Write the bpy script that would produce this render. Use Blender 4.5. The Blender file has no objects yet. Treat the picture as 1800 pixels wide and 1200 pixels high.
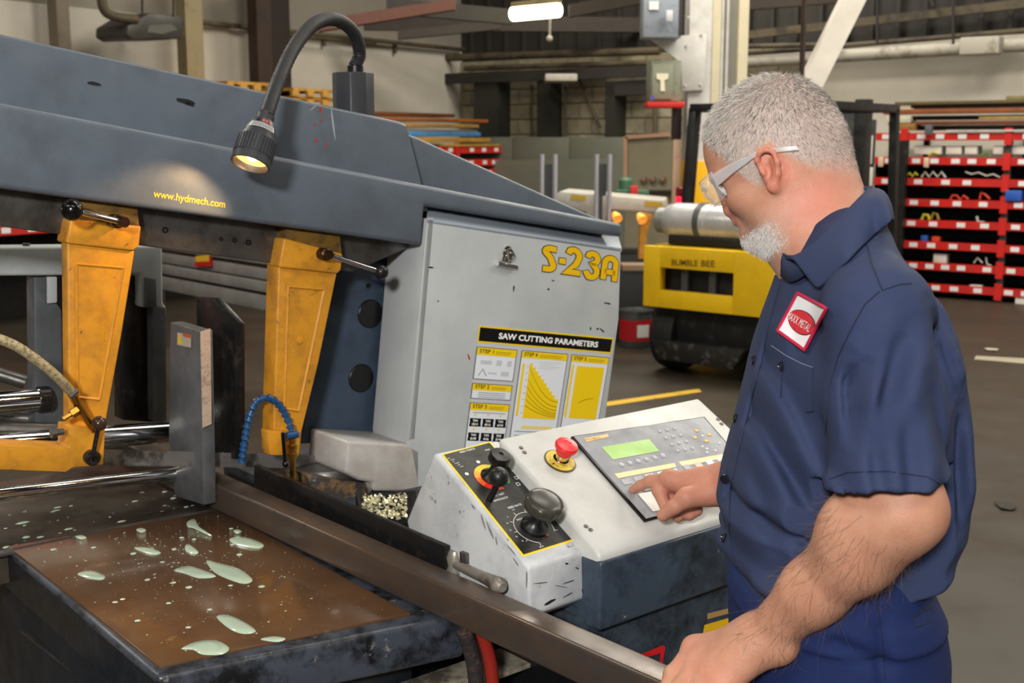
import bpy, bmesh, math, random
import numpy as np
from mathutils import Vector as V, Matrix
SC = bpy.context.scene
COL = SC.collection
# ------------------------------------------------------------------ camera, world, lights, exposure
FPX, PITCH, CAMZ = 2100.0, math.atan(350 / 2100.0), 1.62
cam = bpy.data.cameras.new('camera'); camo = bpy.data.objects.new('camera', cam); COL.objects.link(camo)
camo.location = (0, 0, CAMZ); camo.rotation_euler = (math.pi / 2 - PITCH, 0, 0)
cam.sensor_width = 36.0; cam.lens = FPX / 1800 * 36; cam.clip_end = 200
cam.dof.use_dof = True; cam.dof.focus_distance = 1.75; cam.dof.aperture_fstop = 9.0
SC.camera = camo
SC.view_settings.view_transform = 'Standard'; SC.view_settings.look = 'None'
SC.view_settings.gamma = 1.0; SC.view_settings.use_curve_mapping = False
SC.view_settings.exposure = 0.0
wd = bpy.data.worlds.new('world'); SC.world = wd; wd.use_nodes = True
wd.node_tree.nodes['Background'].inputs[0].default_value = (1.0, 0.95, 0.88, 1)
wd.node_tree.nodes['Background'].inputs[1].default_value = 0.05
def area_light(name, loc, target, power, sx, sy, col=(1, 1, 1)):
    l = bpy.data.lights.new(name, 'AREA'); l.shape = 'RECTANGLE'; l.size = sx; l.size_y = sy; l.energy = power; l.color = col
    o = bpy.data.objects.new(name, l); COL.objects.link(o); o.location = loc
    o.rotation_euler = (V(target) - V(loc)).to_track_quat('-Z', 'Y').to_euler(); return o
# the photographer's flash set back, above and behind the camera, and the shop's ceiling lamps
area_light('camera_flash', (-0.45, -1.25, 2.35), (0.05, 2.2, 1.05), 104, 0.30, 0.24, (1.0, 0.975, 0.94))
for lx, ly, pw in ((-3.2, -1.5, 45), (1.6, -1.5, 38), (-4.6, 4.6, 130), (1.2, 3.6, 34), (6.0, 3.0, 95), (0.9, 9.6, 105), (4.2, 8.0, 140), (8.2, 6.0, 120), (1.6, 13.0, 95)):
    area_light('ceiling_lamp', (lx, ly, 5.6), (lx, ly, 0), pw * 2.3, 3.0, 1.3, (1.0, 0.94, 0.82))
# ------------------------------------------------------------------ geometry helpers
CAM = V((0, 0, CAMZ))
_f = V((0, math.cos(PITCH), -math.sin(PITCH))); _u = V((0, math.sin(PITCH), math.cos(PITCH))); _r = V((1, 0, 0))
def ray(x, y): return _f + _r * ((x - 900) / FPX) - _u * ((y - 600) / FPX)
def onp(x, y, pl):
    r = ray(x, y); P, n = pl; return CAM + r * ((P - CAM).dot(n) / r.dot(n))
def atz(x, y, z): return onp(x, y, (V((0, 0, z)), V((0, 0, 1))))
def aty(x, y, Y): return onp(x, y, (V((0, Y, 0)), V((0, 1, 0))))
def basis(axis):
    a = V(axis).normalized(); t = V((0, 0, 1)) if abs(a.z) < .9 else V((1, 0, 0))
    x = t.cross(a).normalized(); return x, a.cross(x).normalized(), a
def smooth_path(pts, n=8):
    pts = [V(q) for q in pts]; out = []
    P = [pts[0] * 2 - pts[1]] + pts + [pts[-1] * 2 - pts[-2]]
    for i in range(1, len(P) - 2):
        a, b, c, d = P[i - 1:i + 3]
        for k in range(n):
            t = k / n
            out.append(.5 * ((2 * b) + (c - a) * t + (2 * a - 5 * b + 4 * c - d) * t * t + (3 * b - a - 3 * c + d) * t ** 3))
    out.append(pts[-1]); return out
class B:
    """collects shapes in world coordinates; add() turns it into one mesh object"""
    def __init__(s): s.bm = bmesh.new()
    def face(s, pts):
        return s.bm.faces.new([s.bm.verts.new(q) for q in pts])
    def prism(s, pts, off):
        off = V(off); a = [s.bm.verts.new(V(q)) for q in pts]; b = [s.bm.verts.new(V(q) + off) for q in pts]; n = len(a)
        s.bm.faces.new(a); s.bm.faces.new(b[::-1])
        for i in range(n): s.bm.faces.new((a[i], b[i], b[(i + 1) % n], a[(i + 1) % n]))
        return s
    def loft(s, rings, close=True, caps=True):
        R = [[s.bm.verts.new(V(q)) for q in r] for r in rings]; n = len(R[0])
        for i in range(len(R) - 1):
            for j in range(n if close else n - 1):
                k = (j + 1) % n; s.bm.faces.new((R[i][j], R[i][k], R[i + 1][k], R[i + 1][j]))
        if caps: s.bm.faces.new(R[0][::-1]); s.bm.faces.new(R[-1])
        return s
    def box(s, c, ex, ey, ez):
        c, ex, ey, ez = V(c), V(ex), V(ey), V(ez)
        return s.prism([c - ex - ey - ez, c + ex - ey - ez, c + ex + ey - ez, c - ex + ey - ez], ez * 2)
    def abox(s, x0, x1, y0, y1, z0, z1):
        return s.prism([(x0, y0, z0), (x1, y0, z0), (x1, y1, z0), (x0, y1, z0)], (0, 0, z1 - z0))
    def tube(s, path, r, n=12, caps=True):
        path = [V(q) for q in path]; m = len(path); R = []
        t = (path[1] - path[0]).normalized(); x = basis(t)[0]
        for i in range(m):
            t = (path[min(i + 1, m - 1)] - path[max(i - 1, 0)]).normalized()
            x = (x - t * x.dot(t)).normalized(); y = t.cross(x); rr = r[i] if hasattr(r, '__len__') else r
            R.append([path[i] + x * (rr * math.cos(2 * math.pi * j / n)) + y * (rr * math.sin(2 * math.pi * j / n)) for j in range(n)])
        return s.loft(R, True, caps)
    def lathe(s, o, axis, prof, n=24, caps=True):
        x, y, a = basis(axis); o = V(o)
        return s.loft([[o + a * t + x * (r * math.cos(2 * math.pi * j / n)) + y * (r * math.sin(2 * math.pi * j / n)) for j in range(n)] for r, t in prof], True, caps)
    def ball(s, c, r, n=14, sc=(1, 1, 1)):
        M = Matrix.Translation(V(c)) @ Matrix.Diagonal((sc[0], sc[1], sc[2], 1))
        bmesh.ops.create_uvsphere(s.bm, u_segments=n, v_segments=max(6, n // 2), radius=r, matrix=M); return s
def link(o, parent=None):
    COL.objects.link(o)
    if parent is not None:
        o.parent = parent; o.matrix_parent_inverse = Matrix.Translation(-parent_loc(parent))
    return o
def parent_loc(p):
    l = V(p.location)
    return l
def mesh_obj(name, me, m, parent=None, centre=True):
    me.materials.append(m)
    if centre and len(me.vertices):
        co = np.empty(len(me.vertices) * 3, 'f'); me.vertices.foreach_get('co', co); co = co.reshape(-1, 3)
        c = (co.min(0) + co.max(0)) / 2; c[2] = co[:, 2].min(); co -= c; me.vertices.foreach_set('co', co.ravel()); c = V([float(t) for t in c])
    else: c = V((0, 0, 0))
    o = bpy.data.objects.new(name, me); o['_w'] = 0; del o['_w']
    COL.objects.link(o)
    if parent is not None:
        o.parent = parent; o.location = c - world_loc(parent)
    else: o.location = c
    return o
def world_loc(o):
    l = V(o.location)
    while o.parent is not None: o = o.parent; l = l + V(o.location)
    return l
def add(name, b, m, parent=None, bevel=0, seg=2, smooth=35, label=None):
    bm = b.bm
    bmesh.ops.recalc_face_normals(bm, faces=bm.faces)
    if bevel:
        bm.normal_update()
        es = [e for e in bm.edges if len(e.link_faces) == 2 and e.calc_face_angle(0) > .45]
        bmesh.ops.bevel(bm, geom=es, offset=bevel, offset_type='OFFSET', segments=seg, profile=.5, affect='EDGES', clamp_overlap=True)
    big = [f for f in bm.faces if len(f.verts) > 4]
    if big: bmesh.ops.triangulate(bm, faces=big)
    me = bpy.data.meshes.new(name); bm.to_mesh(me); bm.free()
    if smooth:
        for q in me.polygons: q.use_smooth = True
        me.set_sharp_from_angle(angle=math.radians(smooth))
    o = mesh_obj(name, me, m, parent)
    if label: o['label'] = label
    return o
def tag(o, label, cat, group=None, kind=None):
    o['label'] = label; o['category'] = cat
    if group: o['group'] = group
    if kind: o['kind'] = kind
    return o
def thing(name, label, cat, loc, group=None):
    o = bpy.data.objects.new(name, None); COL.objects.link(o); o.location = V(loc); o.empty_display_size = .1
    return tag(o, label, cat, group)
def struct(name, b, m, parent=None, **k):
    o = add(name, b, m, parent, **k)
    if parent is None: o['kind'] = 'structure'
    return o
def stuff(o): o['kind'] = 'stuff'; return o
def text_mesh(name, s, o, ex, ey, m, parent=None, bold=0.0, width=None, height=None, lift=0.0004, align='LEFT', skew=0.0, label=None):
    """lettering laid on the plane with axes ex, ey at o; width and height in metres"""
    c = bpy.data.curves.new('t', 'FONT'); c.body = s; c.size = 1; c.offset = bold; c.resolution_u = 3; c.shear = skew
    t = bpy.data.objects.new('t', c); COL.objects.link(t)
    dg = bpy.context.evaluated_depsgraph_get(); me = bpy.data.meshes.new_from_object(t.evaluated_get(dg))
    bpy.data.objects.remove(t); bpy.data.curves.remove(c)
    co = np.empty(len(me.vertices) * 3, 'f'); me.vertices.foreach_get('co', co); co = co.reshape(-1, 3)
    mn, mx = co.min(0), co.max(0); x = (co[:, 0] - mn[0]) / max(1e-6, mx[0] - mn[0]); y = (co[:, 1] - min(0, mn[1] * 0)) 
    hh = mx[1] - 0.0 if mx[1] > 0 else 1
    if width is None: sx = height / hh * (mx[0] - mn[0])
    else: sx = width
    sy = height if height is not None else width * hh / (mx[0] - mn[0])
    ex = V(ex).normalized(); ey = V(ey); ey = (ey - ex * ey.dot(ex)).normalized(); n = ex.cross(ey)
    xx = x * sx
    if align == 'CENTER': xx = xx - sx / 2
    P = np.array(o)[None] + xx[:, None] * np.array(ex)[None] + (y / hh * sy)[:, None] * np.array(ey)[None] + lift * np.array(n)[None]
    me.vertices.foreach_set('co', P.astype('f').ravel()); me.update()
    ob = mesh_obj(name, me, m, parent)
    if label: ob['label'] = label
    return ob
# ------------------------------------------------------------------ materials
def lin(c):
    if isinstance(c, str): c = [int(c[i:i + 2], 16) for i in (0, 2, 4)]
    return [((v / 255) / 12.92 if v / 255 <= .04045 else ((v / 255 + .055) / 1.055) ** 2.4) for v in c]
MC = {}
def mat(name, col, rough=.5, metal=0.0, wear=None, wear_amt=.5, wear_scale=12, bump=0.0, bump_scale=60, spec=.5, var=.08, stretch=None, emit=None, emit_s=0, trans=0, ior=1.45, alpha=1, rough_var=0.1, coat=0, sss=0, wear2=None, wear2_amt=.6, wear2_scale=40, wear_rough=None, wear_soft=.06):
    if name in MC: return MC[name]
    m = bpy.data.materials.new(name); m.use_nodes = True; nt = m.node_tree; N = nt.nodes; L = nt.links; bs = N['Principled BSDF']
    col = lin(col)
    tc = N.new('ShaderNodeTexCoord'); mp = N.new('ShaderNodeMapping'); L.new(tc.outputs['Object'], mp.inputs[0])
    if stretch: mp.inputs['Scale'].default_value = stretch
    def noise(scale, det=5, rough=.6):
        n = N.new('ShaderNodeTexNoise'); n.inputs['Scale'].default_value = scale; n.inputs['Detail'].default_value = det; n.inputs['Roughness'].default_value = rough
        L.new(mp.outputs[0], n.inputs['Vector']); return n
    def ramp(src, a, b):
        r = N.new('ShaderNodeMapRange'); r.inputs['From Min'].default_value = a; r.inputs['From Max'].default_value = b; r.clamp = True
        L.new(src, r.inputs['Value']); return r.outputs['Result']
    def mix(f, a, b):
        x = N.new('ShaderNodeMix'); x.data_type = 'RGBA'
        if hasattr(f, 'default_value') or not isinstance(f, float): L.new(f, x.inputs[0])
        else: x.inputs[0].default_value = f
        for s, v in ((6, a), (7, b)):
            if isinstance(v, (list, tuple)): x.inputs[s].default_value = (*v[:3], 1)
            else: L.new(v, x.inputs[s])
        return x.outputs[2]
    n1 = noise(wear_scale * .35, 4)
    base = mix(ramp(n1.outputs[0], .3, .7), [c * (1 - var) for c in col], [min(1, c * (1 + var)) for c in col])
    rsrc = None
    if wear is not None:
        n2 = noise(wear_scale, 8, .68); th = .74 - .36 * wear_amt
        wf = ramp(n2.outputs[0], th - wear_soft, th + wear_soft); base = mix(wf, base, lin(wear)); rsrc = wf
    if wear2 is not None:
        n3 = noise(wear2_scale, 10, .75); th = .76 - .36 * wear2_amt
        base = mix(ramp(n3.outputs[0], th - .03, th + .03), base, lin(wear2))
    L.new(base, bs.inputs['Base Color'])
    bs.inputs['Metallic'].default_value = metal; bs.inputs['Specular IOR Level'].default_value = spec
    rr = N.new('ShaderNodeMapRange'); rr.inputs['To Min'].default_value = max(0.02, rough - rough_var); rr.inputs['To Max'].default_value = min(1, rough + rough_var)
    rr.inputs['From Min'].default_value = .3; rr.inputs['From Max'].default_value = .7
    nr = noise(wear_scale * 1.7, 4); L.new(nr.outputs[0], rr.inputs['Value'])
    if wear_rough is not None and rsrc is not None:
        mx = N.new('ShaderNodeMix'); mx.data_type = 'FLOAT'; L.new(rsrc, mx.inputs[0]); L.new(rr.outputs[0], mx.inputs[2]); mx.inputs[3].default_value = wear_rough
        L.new(mx.outputs[0], bs.inputs['Roughness'])
    else: L.new(rr.outputs[0], bs.inputs['Roughness'])
    if bump:
        nb = noise(bump_scale, 6, .6); bp = N.new('ShaderNodeBump'); bp.inputs['Strength'].default_value = bump; bp.inputs['Distance'].default_value = .004
        L.new(nb.outputs[0], bp.inputs['Height']); L.new(bp.outputs[0], bs.inputs['Normal'])
    if emit is not None:
        bs.inputs['Emission Color'].default_value = (*lin(emit), 1); bs.inputs['Emission Strength'].default_value = emit_s
    if trans: bs.inputs['Transmission Weight'].default_value = trans
    bs.inputs['IOR'].default_value = ior; bs.inputs['Alpha'].default_value = alpha
    if coat: bs.inputs['Coat Weight'].default_value = coat; bs.inputs['Coat Roughness'].default_value = .09
    if sss:
        bs.inputs['Subsurface Weight'].default_value = sss; bs.inputs['Subsurface Radius'].default_value = (1.0, .35, .2); bs.inputs['Subsurface Scale'].default_value = .004
    MC[name] = m; return m
def flat(name, col, rough=.5, **k): return mat(name, col, rough, var=0.0, rough_var=.03, **k)
# paints and metals shared by several things
M_blue = mat('blue_grey_paint', (92, 101, 112), .38, wear=(82, 89, 98), wear_amt=.42, wear_scale=9, wear_soft=.12, bump=.08, bump_scale=300, var=.06)
M_dblue = mat('dark_blue_paint', (54, 64, 74), .42, wear=(30, 34, 40), wear_amt=.62, wear_scale=14, wear_soft=.08, wear2=(100, 105, 110), wear2_amt=.2, wear2_scale=35)
M_door = mat('pale_grey_paint', (187, 191, 192), .42, wear=(168, 173, 176), wear_amt=.45, wear_scale=6, wear_soft=.2, wear2=(110, 112, 113), wear2_amt=.02, wear2_scale=30, var=.03)
M_ctl = mat('console_grey_paint', (196, 198, 200), .4, wear=(160, 164, 168), wear_amt=.45, wear_scale=11, wear_soft=.15, wear2=(62, 62, 64), wear2_amt=.33, wear2_scale=26, var=.03)
M_yel = mat('machine_yellow_paint', (206, 142, 38), .42, wear=(164, 112, 40), wear_amt=.48, wear_scale=16, wear_soft=.12, wear2=(52, 40, 28), wear2_amt=.31, wear2_scale=38, bump=.12, bump_scale=120)
M_shade_yel = mat('shaded_grimy_yellow', (118, 88, 36), .5, wear=(60, 50, 36), wear_amt=.5, wear_scale=30, wear_soft=.1)  # clamp tops: shade under the head painted in, mottled with grime
M_steel = mat('worn_steel', (112, 110, 108), .36, metal=.75, wear=(70, 66, 62), wear_amt=.5, wear_scale=14, wear_soft=.15, bump=.1, bump_scale=150)
M_dsteel = mat('dark_oily_steel', (34, 33, 33), .3, metal=.4, wear=(60, 54, 48), wear_amt=.4, wear_scale=20, bump=.1)
M_chrome = mat('chrome', (215, 215, 215), .1, metal=1.0, var=.02, rough_var=.04)
M_black = mat('black_plastic', (20, 20, 21), .35, var=.1)
M_blackg = mat('black_gloss', (12, 12, 13), .18, var=.05)
M_brass = mat('brass', (190, 140, 60), .28, metal=1.0, wear=(110, 80, 40), wear_amt=.45)
# ------------------------------------------------------------------ the hall
Z = V((0, 0, 1)); KC = V((-.74, 17.4, 0)); dL = V((-.581, -.814, 0)).normalized(); dB = V((.814, -.581, 0)).normalized()
nL = V((.814, -.581, 0)).normalized(); nB = V((-.581, -.814, 0)).normalized()   # into the room
WLP = (KC, nL); WBP = (KC, nB)
M_floor = mat('concrete_floor', (58, 51, 40), .5, wear=(46, 41, 32), wear_amt=.5, wear_scale=1.3, wear_soft=.25, wear2=(128, 120, 104), wear2_amt=.2, wear2_scale=9, bump=.1, bump_scale=40, var=.12)
M_wall = mat('white_wall_paint', (206, 199, 186), .75, wear=(184, 176, 160), wear_amt=.42, wear_scale=.9, wear_soft=.25, var=.05)
M_wall2 = mat('grey_upper_wall', (150, 143, 130), .8, wear=(122, 116, 106), wear_amt=.5, wear_scale=.7, wear_soft=.3)
M_dark = mat('dark_siding', (54, 50, 46), .7, wear=(40, 37, 34), wear_amt=.5, wear_scale=.9, wear_soft=.3)
M_pipe = mat('rusty_pipe', (86, 76, 58), .6, wear=(60, 52, 42), wear_amt=.5, wear_scale=3)
M_wpipe = mat('white_pipe_paint', (178, 172, 160), .6, wear=(140, 132, 118), wear_amt=.4, wear_scale=4)
b = B(); b.abox(-16, 22, -9, 26, -.1, 0); struct('floor', b, M_floor)
b = B(); b.abox(-16, 22, -9, 26, 6.3, 6.4); struct('ceiling', b, mat('dark_ceiling', (46, 42, 38), .8))
def wallbox(name, p, d, n, L0, L1, z0, z1, th, m, par=None, off=0):
    a = p + d * L0 + n * off; c = p + d * L1 + n * off; b = B(); b.prism([a + Z * z0, c + Z * z0, c + Z * z1, a + Z * z1], n * -th); return struct(name, b, m, par)
wl = wallbox('wall_left', KC, dL, nL, -.1, 24, 0, 2.95, .2, M_wall); wallbox('wall_left_upper', KC, dL, nL, -.1, 24, 2.95, 6.3, .2, M_wall2, None, -.02)
wb = wallbox('wall_back', KC, dB, nB, 5.2, 19, 0, 2.75, .2, M_wall); wallbox('wall_back_lower', KC, dB, nB, 0, 5.2, 0, 1.52, .2, M_wall2)
ub = wallbox('wall_back_upper', KC, dB, nB, 0, 19, 2.75, 6.3, .2, M_dark, None, -.05)
b = B(); b.abox(-14, 20, -7.2, -7, 0, 6.3); struct('wall_front', b, M_wall)
b = B(); b.abox(14.6, 14.8, -7, 8, 0, 6.3); struct('wall_right', b, M_wall)
# concrete blocks of the far wall, one by one
blockm = [mat('block_%d' % i, c, .85, wear=(110, 102, 86), wear_amt=.4, wear_scale=5, wear_soft=.2, bump=.3, bump_scale=30) for i, c in enumerate([(158, 148, 122), (148, 138, 114), (166, 156, 132)])]
bwall = wallbox('wall_back_blockwork', KC, dB, nB, 0, 5.2, 1.52, 2.75, .12, mat('mortar', (84, 78, 66), .9), None, -.06)
rnd = random.Random(3); me0 = None
for r_ in range(6):
    for c_ in range(14):
        s0 = .02 + c_ * .40 - (.2 if r_ % 2 else 0); s1 = s0 + .385
        if s1 < .05 or s0 > 5.15: continue
        s0 = max(s0, .0); s1 = min(s1, 5.18); z0 = 1.53 + r_ * .204
        b = B(); b.prism([KC + dB * s0 + Z * z0 + nB * .0, KC + dB * s1 + Z * z0, KC + dB * s1 + Z * (z0 + .19), KC + dB * s0 + Z * (z0 + .19)], nB * -.06)
        add('block', b, blockm[rnd.randrange(3)], bwall, smooth=0)
# upper siding ribs on the far wall
for k in range(60): 
    p = KC + dB * (.2 + k * .3); b = B(); b.prism([p + Z * 2.78, p + dB * .05 + Z * 2.78, p + dB * .05 + Z * 6.2, p + Z * 6.2], nB * .03); add('siding_rib', b, M_dark, ub, smooth=0)
def bar(name, pl, x0, y0, x1, y1, r, m, par=None, off=.1, square=False):
    a = onp(x0, y0, pl) + pl[1] * off; c = onp(x1, y1, pl) + pl[1] * off; b = B()
    if square: t = (c - a).normalized(); s = t.cross(pl[1]).normalized(); b.prism([a - s * r, a + s * r, c + s * r, c - s * r], pl[1] * -r * 1.4)
    else: b.tube([a, c], r, 12)
    return struct(name, b, m, par)
bar('wall_pipe', WLP, 340, 40, 805, 88, .03, M_pipe); bar('wall_pipe', WLP, 455, 60, 640, 78, .016, M_pipe, None, .2)
for x in (445, 565, 690): bar('pipe_bracket', WLP, x, 40 + (x - 340) * .103, x, 58 + (x - 340) * .103, .02, M_pipe, None, .06, True)
bar('wall_beam', WBP, 785, 141, 1160, 127, .07, M_dark, None, .35, True); bar('wall_pipe', WBP, 800, 104, 1180, 92, .05, M_pipe, None, .3); bar('wall_pipe', WBP, 840, 122, 1180, 112, .035, M_pipe, None, .3); bar('wall_beam', WBP, 1085, 158, 1160, 154, .09, M_dark, None, .3, True)
for x0, x1, y0 in ((855, 897, 140), (966, 988, 140), (1085, 1101, 158)):
    a, c = onp((x0 + x1) / 2, y0, WBP), onp((x0 + x1) / 2, 260, WBP); w = (onp(x1, y0, WBP) - onp(x0, y0, WBP)).length / 2
    b = B(); b.prism([a - dB * w + Z * .05, a + dB * w + Z * .05, V((*(c + dB * w).xy, 0)), V((*(c - dB * w).xy, 0))], nB * .3); struct('steel_column', b, mat('dark_green_steel', (44, 44, 38), .6))
bar('conduit', WBP, 1018, 122, 1062, 225, .02, M_pipe); bar('conduit', WBP, 942, 150, 942, 240, .018, M_pipe); bar('conduit', WBP, 1158, 190, 1158, 240, .03, M_pipe); bar('conduit', WBP, 1000, 150, 1000, 240, .018, M_pipe)
# ledges and pipes along the right end of the far wall
bar('wall_beam', WBP, 1300, 68, 1830, 8, .045, M_pipe, None, .30, True); bar('wall_pipe', WBP, 1300, 100, 1830, 56, .03, M_pipe, None, .3); bar('wall_pipe', WBP, 1300, 112, 1830, 80, .075, M_wpipe, None, .28)
bar('wall_pipe', WBP, 1300, 86, 1500, 82, .03, M_pipe, None, .4)
for x in (1563, 1694): bar('pipe_hanger', WBP, x, -10, x, 82, .015, M_dark, None, .4)
bar('wall_bracket', WBP, 1648, -10, 1658, 18, .025, M_dark, None, .35)
p = onp(1747, 86, WBP) + nB * .5; b = B(); b.box(p, dB * .2, nB * .1, Z * .09); struct('junction_box', b, M_wpipe, None, bevel=.02)
# roof steel in the dark above
for (x0, y0, x1, y1, Y, r, c) in ((560, 46, 800, 8, 11, .05, (96, 60, 48)), (640, 40, 1130, 44, 15, .09, (56, 48, 42)), (680, 10, 900, 30, 13, .08, (50, 46, 40)), (700, 62, 880, 44, 14, .05, (60, 52, 44)), (1000, 20, 1140, -6, 12, .06, (58, 50, 42)), (1310, 6, 1500, -8, 11, .06, (60, 54, 46))):
    b = B(); a, d = aty(x0, y0, Y), aty(x1, y1, Y + .6); b.box((a + d) / 2, (d - a) / 2, V((0, .06, 0)), Z * r); struct('roof_beam', b, mat('roof_%d' % c[0], c, .7))
# steel posts against the left wall
def post(x0, x1, y0, y1, off, m, name='steel_post'):
    pl = (KC + nL * off, nL); a, c = onp(x0, y1, pl), onp(x1, y1, pl); t = onp(x0, y0, pl).z; b = B(); b.prism([V((a.x, a.y, 0)), V((c.x, c.y, 0)), V((c.x, c.y, t)), V((a.x, a.y, t))], nL * -.15); return struct(name, b, m)
M_brownst = mat('brown_steel', (56, 40, 30), .6, wear=(40, 30, 24), wear_amt=.5, wear_scale=2); M_cream = mat('cream_steel', (150, 136, 102), .6, wear=(112, 98, 70), wear_amt=.4, wear_scale=2)
post(458, 483, -40, 230, .5, M_brownst); post(483, 515, -40, 230, .35, mat('dark_brown_steel', (40, 30, 24), .6)); post(333, 363, -40, 200, .5, M_cream); post(108, 130, -40, 160, .3, mat('grey_post', (120, 108, 92), .6))
# the white steel column with a yellow base
CY = 10.8; cp = (V((0, CY, 0)), V((0, -1, 0)))
def cbox(name, x0, x1, y0, y1, Y, dep, m, par=None, bevel=.004):
    a, c = aty(x0, y1, Y), aty(x1, y0, Y); b = B(); b.abox(a.x, c.x, Y, Y + dep, a.z, c.z); return add(name, b, m, par, bevel)
M_colw = mat('column_white', (205, 203, 200), .5, wear=(178, 172, 160), wear_amt=.35, wear_scale=5, wear_soft=.2); M_colc = mat('column_cream', (196, 186, 158), .5); M_coly = mat('safety_yellow', (232, 176, 10), .45)
xa = aty(1206, 300, CY).x; xb_ = aty(1256, 300, CY).x; xc = aty(1308, 300, CY).x; zy = aty(1230, 283, CY).z
b = B(); b.abox(xa, xb_ + .02, CY, CY + .30, zy, 6.3); col = struct('column', b, M_colw)
b = B(); b.abox(xb_ - .05, xb_ + .02, CY - .012, CY, zy, 6.3); add('column_flange', b, M_colc, col)
b = B(); b.abox(xb_ + .02, xc, CY + .14, CY + .17, 0, 6.3); add('column_web', b, mat('web_grey', (168, 166, 160), .5), col)
b = B(); b.abox(xc - .085, xc, CY, CY + .30, 0, 6.3); add('column_flange', b, M_colc, col)
for k in (.03, .075): b = B(); b.tube([(xb_ + .02 + k, CY + .09, 0), (xb_ + .02 + k, CY + .09, 6.3)], .014, 10); add('conduit', b, M_colw, col)
b = B(); b.abox(xa - .01, xb_ + .06, CY - .02, CY + .30, 0, zy); add('column_guard', b, M_coly, col, .005)
pm = onpl_ = [onp(x, y, (V((0, CY - .05, 0)), V((0, -1, 0)))) for x, y in ((1140, 66), (1242, 60), (1238, 158), (1199, 160), (1197, 110))]
b = B(); b.prism(pm, V((0, .04, 0))); add('bracket_plate', b, M_colw, col, .004)
for x, y in ((1205, 150), (1232, 148), (1210, 30), (1232, 30), (1207, 80), (1233, 60)): b = B(); b.lathe(aty(x, y, CY - .055), V((0, -1, 0)), [(.012, 0), (.012, .01), (0, .01)], 6, False); add('bolt', b, M_colw, col)
a, d = aty(1512, -20, 10.9), aty(1432, 140, 10.9); t = (d - a).normalized(); s = t.cross(V((0, 1, 0))).normalized()
b = B(); b.prism([a - s * .095, a + s * .095, d + s * .095 + t * 1.25, d - s * .095 + t * 1.25], V((0, .18, 0))); struct('diagonal_brace', b, mat('brace_white', (196, 190, 180), .5))
b = B(); b.tube([aty(1415, -20, 9), V((*aty(1415, -20, 9).xy, 0))], .02, 10); struct('vertical_pipe', b, M_brownst)
# painted lines on the floor
def floorline(name, pts, m): b = B(); b.prism([atz(x, y, .003) for x, y in pts], Z * -.002); return struct(name, b, m)
floorline('floor_marking', [(1060, 707), (1228, 683), (1234, 688), (1062, 714)], mat('line_yellow', (196, 158, 40), .6, wear=(110, 96, 60), wear_amt=.42, wear_scale=6)); floorline('floor_marking', [(1716, 625), (1830, 631), (1830, 641), (1712, 631)], mat('line_pale', (150, 142, 122), .6))
# ------------------------------------------------------------------ things in the hall behind the saw
def abox_thing(name, lab, cat, x0, x1, y0, y1, Y, dep, m, group=None, bevel=.006): return tag(cbox(name, x0, x1, y0, y1, Y, dep, m, None, bevel), lab, cat, group)
# lights
lt_ = thing('fluorescent_light', 'glowing fluorescent ceiling light in the dark roof', 'ceiling light', aty(942, 22, 13))
a, d = aty(898, 25, 13.2), aty(986, 17, 12.8); u = (d - a).normalized()
b = B(); b.tube([a, a + u * .03, d - u * .03, d], [.03, .075, .075, .03], 14); add('tube_cover', b, flat('lamp_glow', (255, 250, 215), .5, emit=(255, 250, 205), emit_s=9), lt_)
b = B(); b.box((a + d) / 2 + Z * .09, (d - a) / 2 * 1.02, V((0, .08, 0)), Z * .025); add('housing', b, M_cream, lt_, .01)
b = B(); b.tube([(a + d) / 2 + Z * .1, (a + d) / 2 + Z * 3.0], .012, 8); add('hanger', b, M_dark, lt_)
hk = thing('hoist_pendant', 'pale pull pendant hanging below the glowing light', 'pendant', aty(966, 70, 12.8)); b = B(); b.tube([aty(967, 32, 12.8), aty(966, 66, 12.8)], .012, 8); add('cord', b, M_wpipe, hk); b = B(); b.ball(aty(966, 68, 12.8), .035, 12); add('knob', b, M_wpipe, hk)
b = B(); b.box(aty(985, 138, 15.5), V((.2, 0, 0)), V((0, .3, 0)), Z * .045); x = add('ceiling_fixture', b, M_wpipe, None, .015); tag(x, 'unlit white light fixture under the far wall beam', 'ceiling light')
# heater on the left wall
hp = (KC + nL * .9, nL); c = onp(272, 47, hp)
ht = thing('unit_heater', 'dark grey unit heater hung high on the white wall', 'heater', c)
b = B(); b.prism([onp(x, y, hp) for x, y in ((224, 45), (262, 22), (318, 27), (326, 40), (320, 68), (235, 70), (223, 62))], nL * -.5); add('heater_body', b, mat('heater_grey', (62, 60, 54), .5, wear=(48, 46, 42), wear_amt=.4, wear_scale=3), ht, .02)
b = B(); b.prism([onp(x, y, hp) + nL * .005 for x, y in ((262, 45), (300, 42), (312, 52), (285, 60), (258, 56))], nL * -.004); add('heater_louver', b, mat('heater_light', (92, 92, 84), .5), ht)
b = B(); b.tube(smooth_path([onp(178, -10, hp), onp(182, 15, hp), onp(198, 28, hp), onp(240, 34, hp)], 6), .045, 10); add('heater_pipe', b, M_pipe, ht)
for x in (250, 305): b = B(); b.tube([onp(x, 28, hp), onp(x, -60, hp)], .012, 6); add('hanger_rod', b, M_dark, ht)
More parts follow.
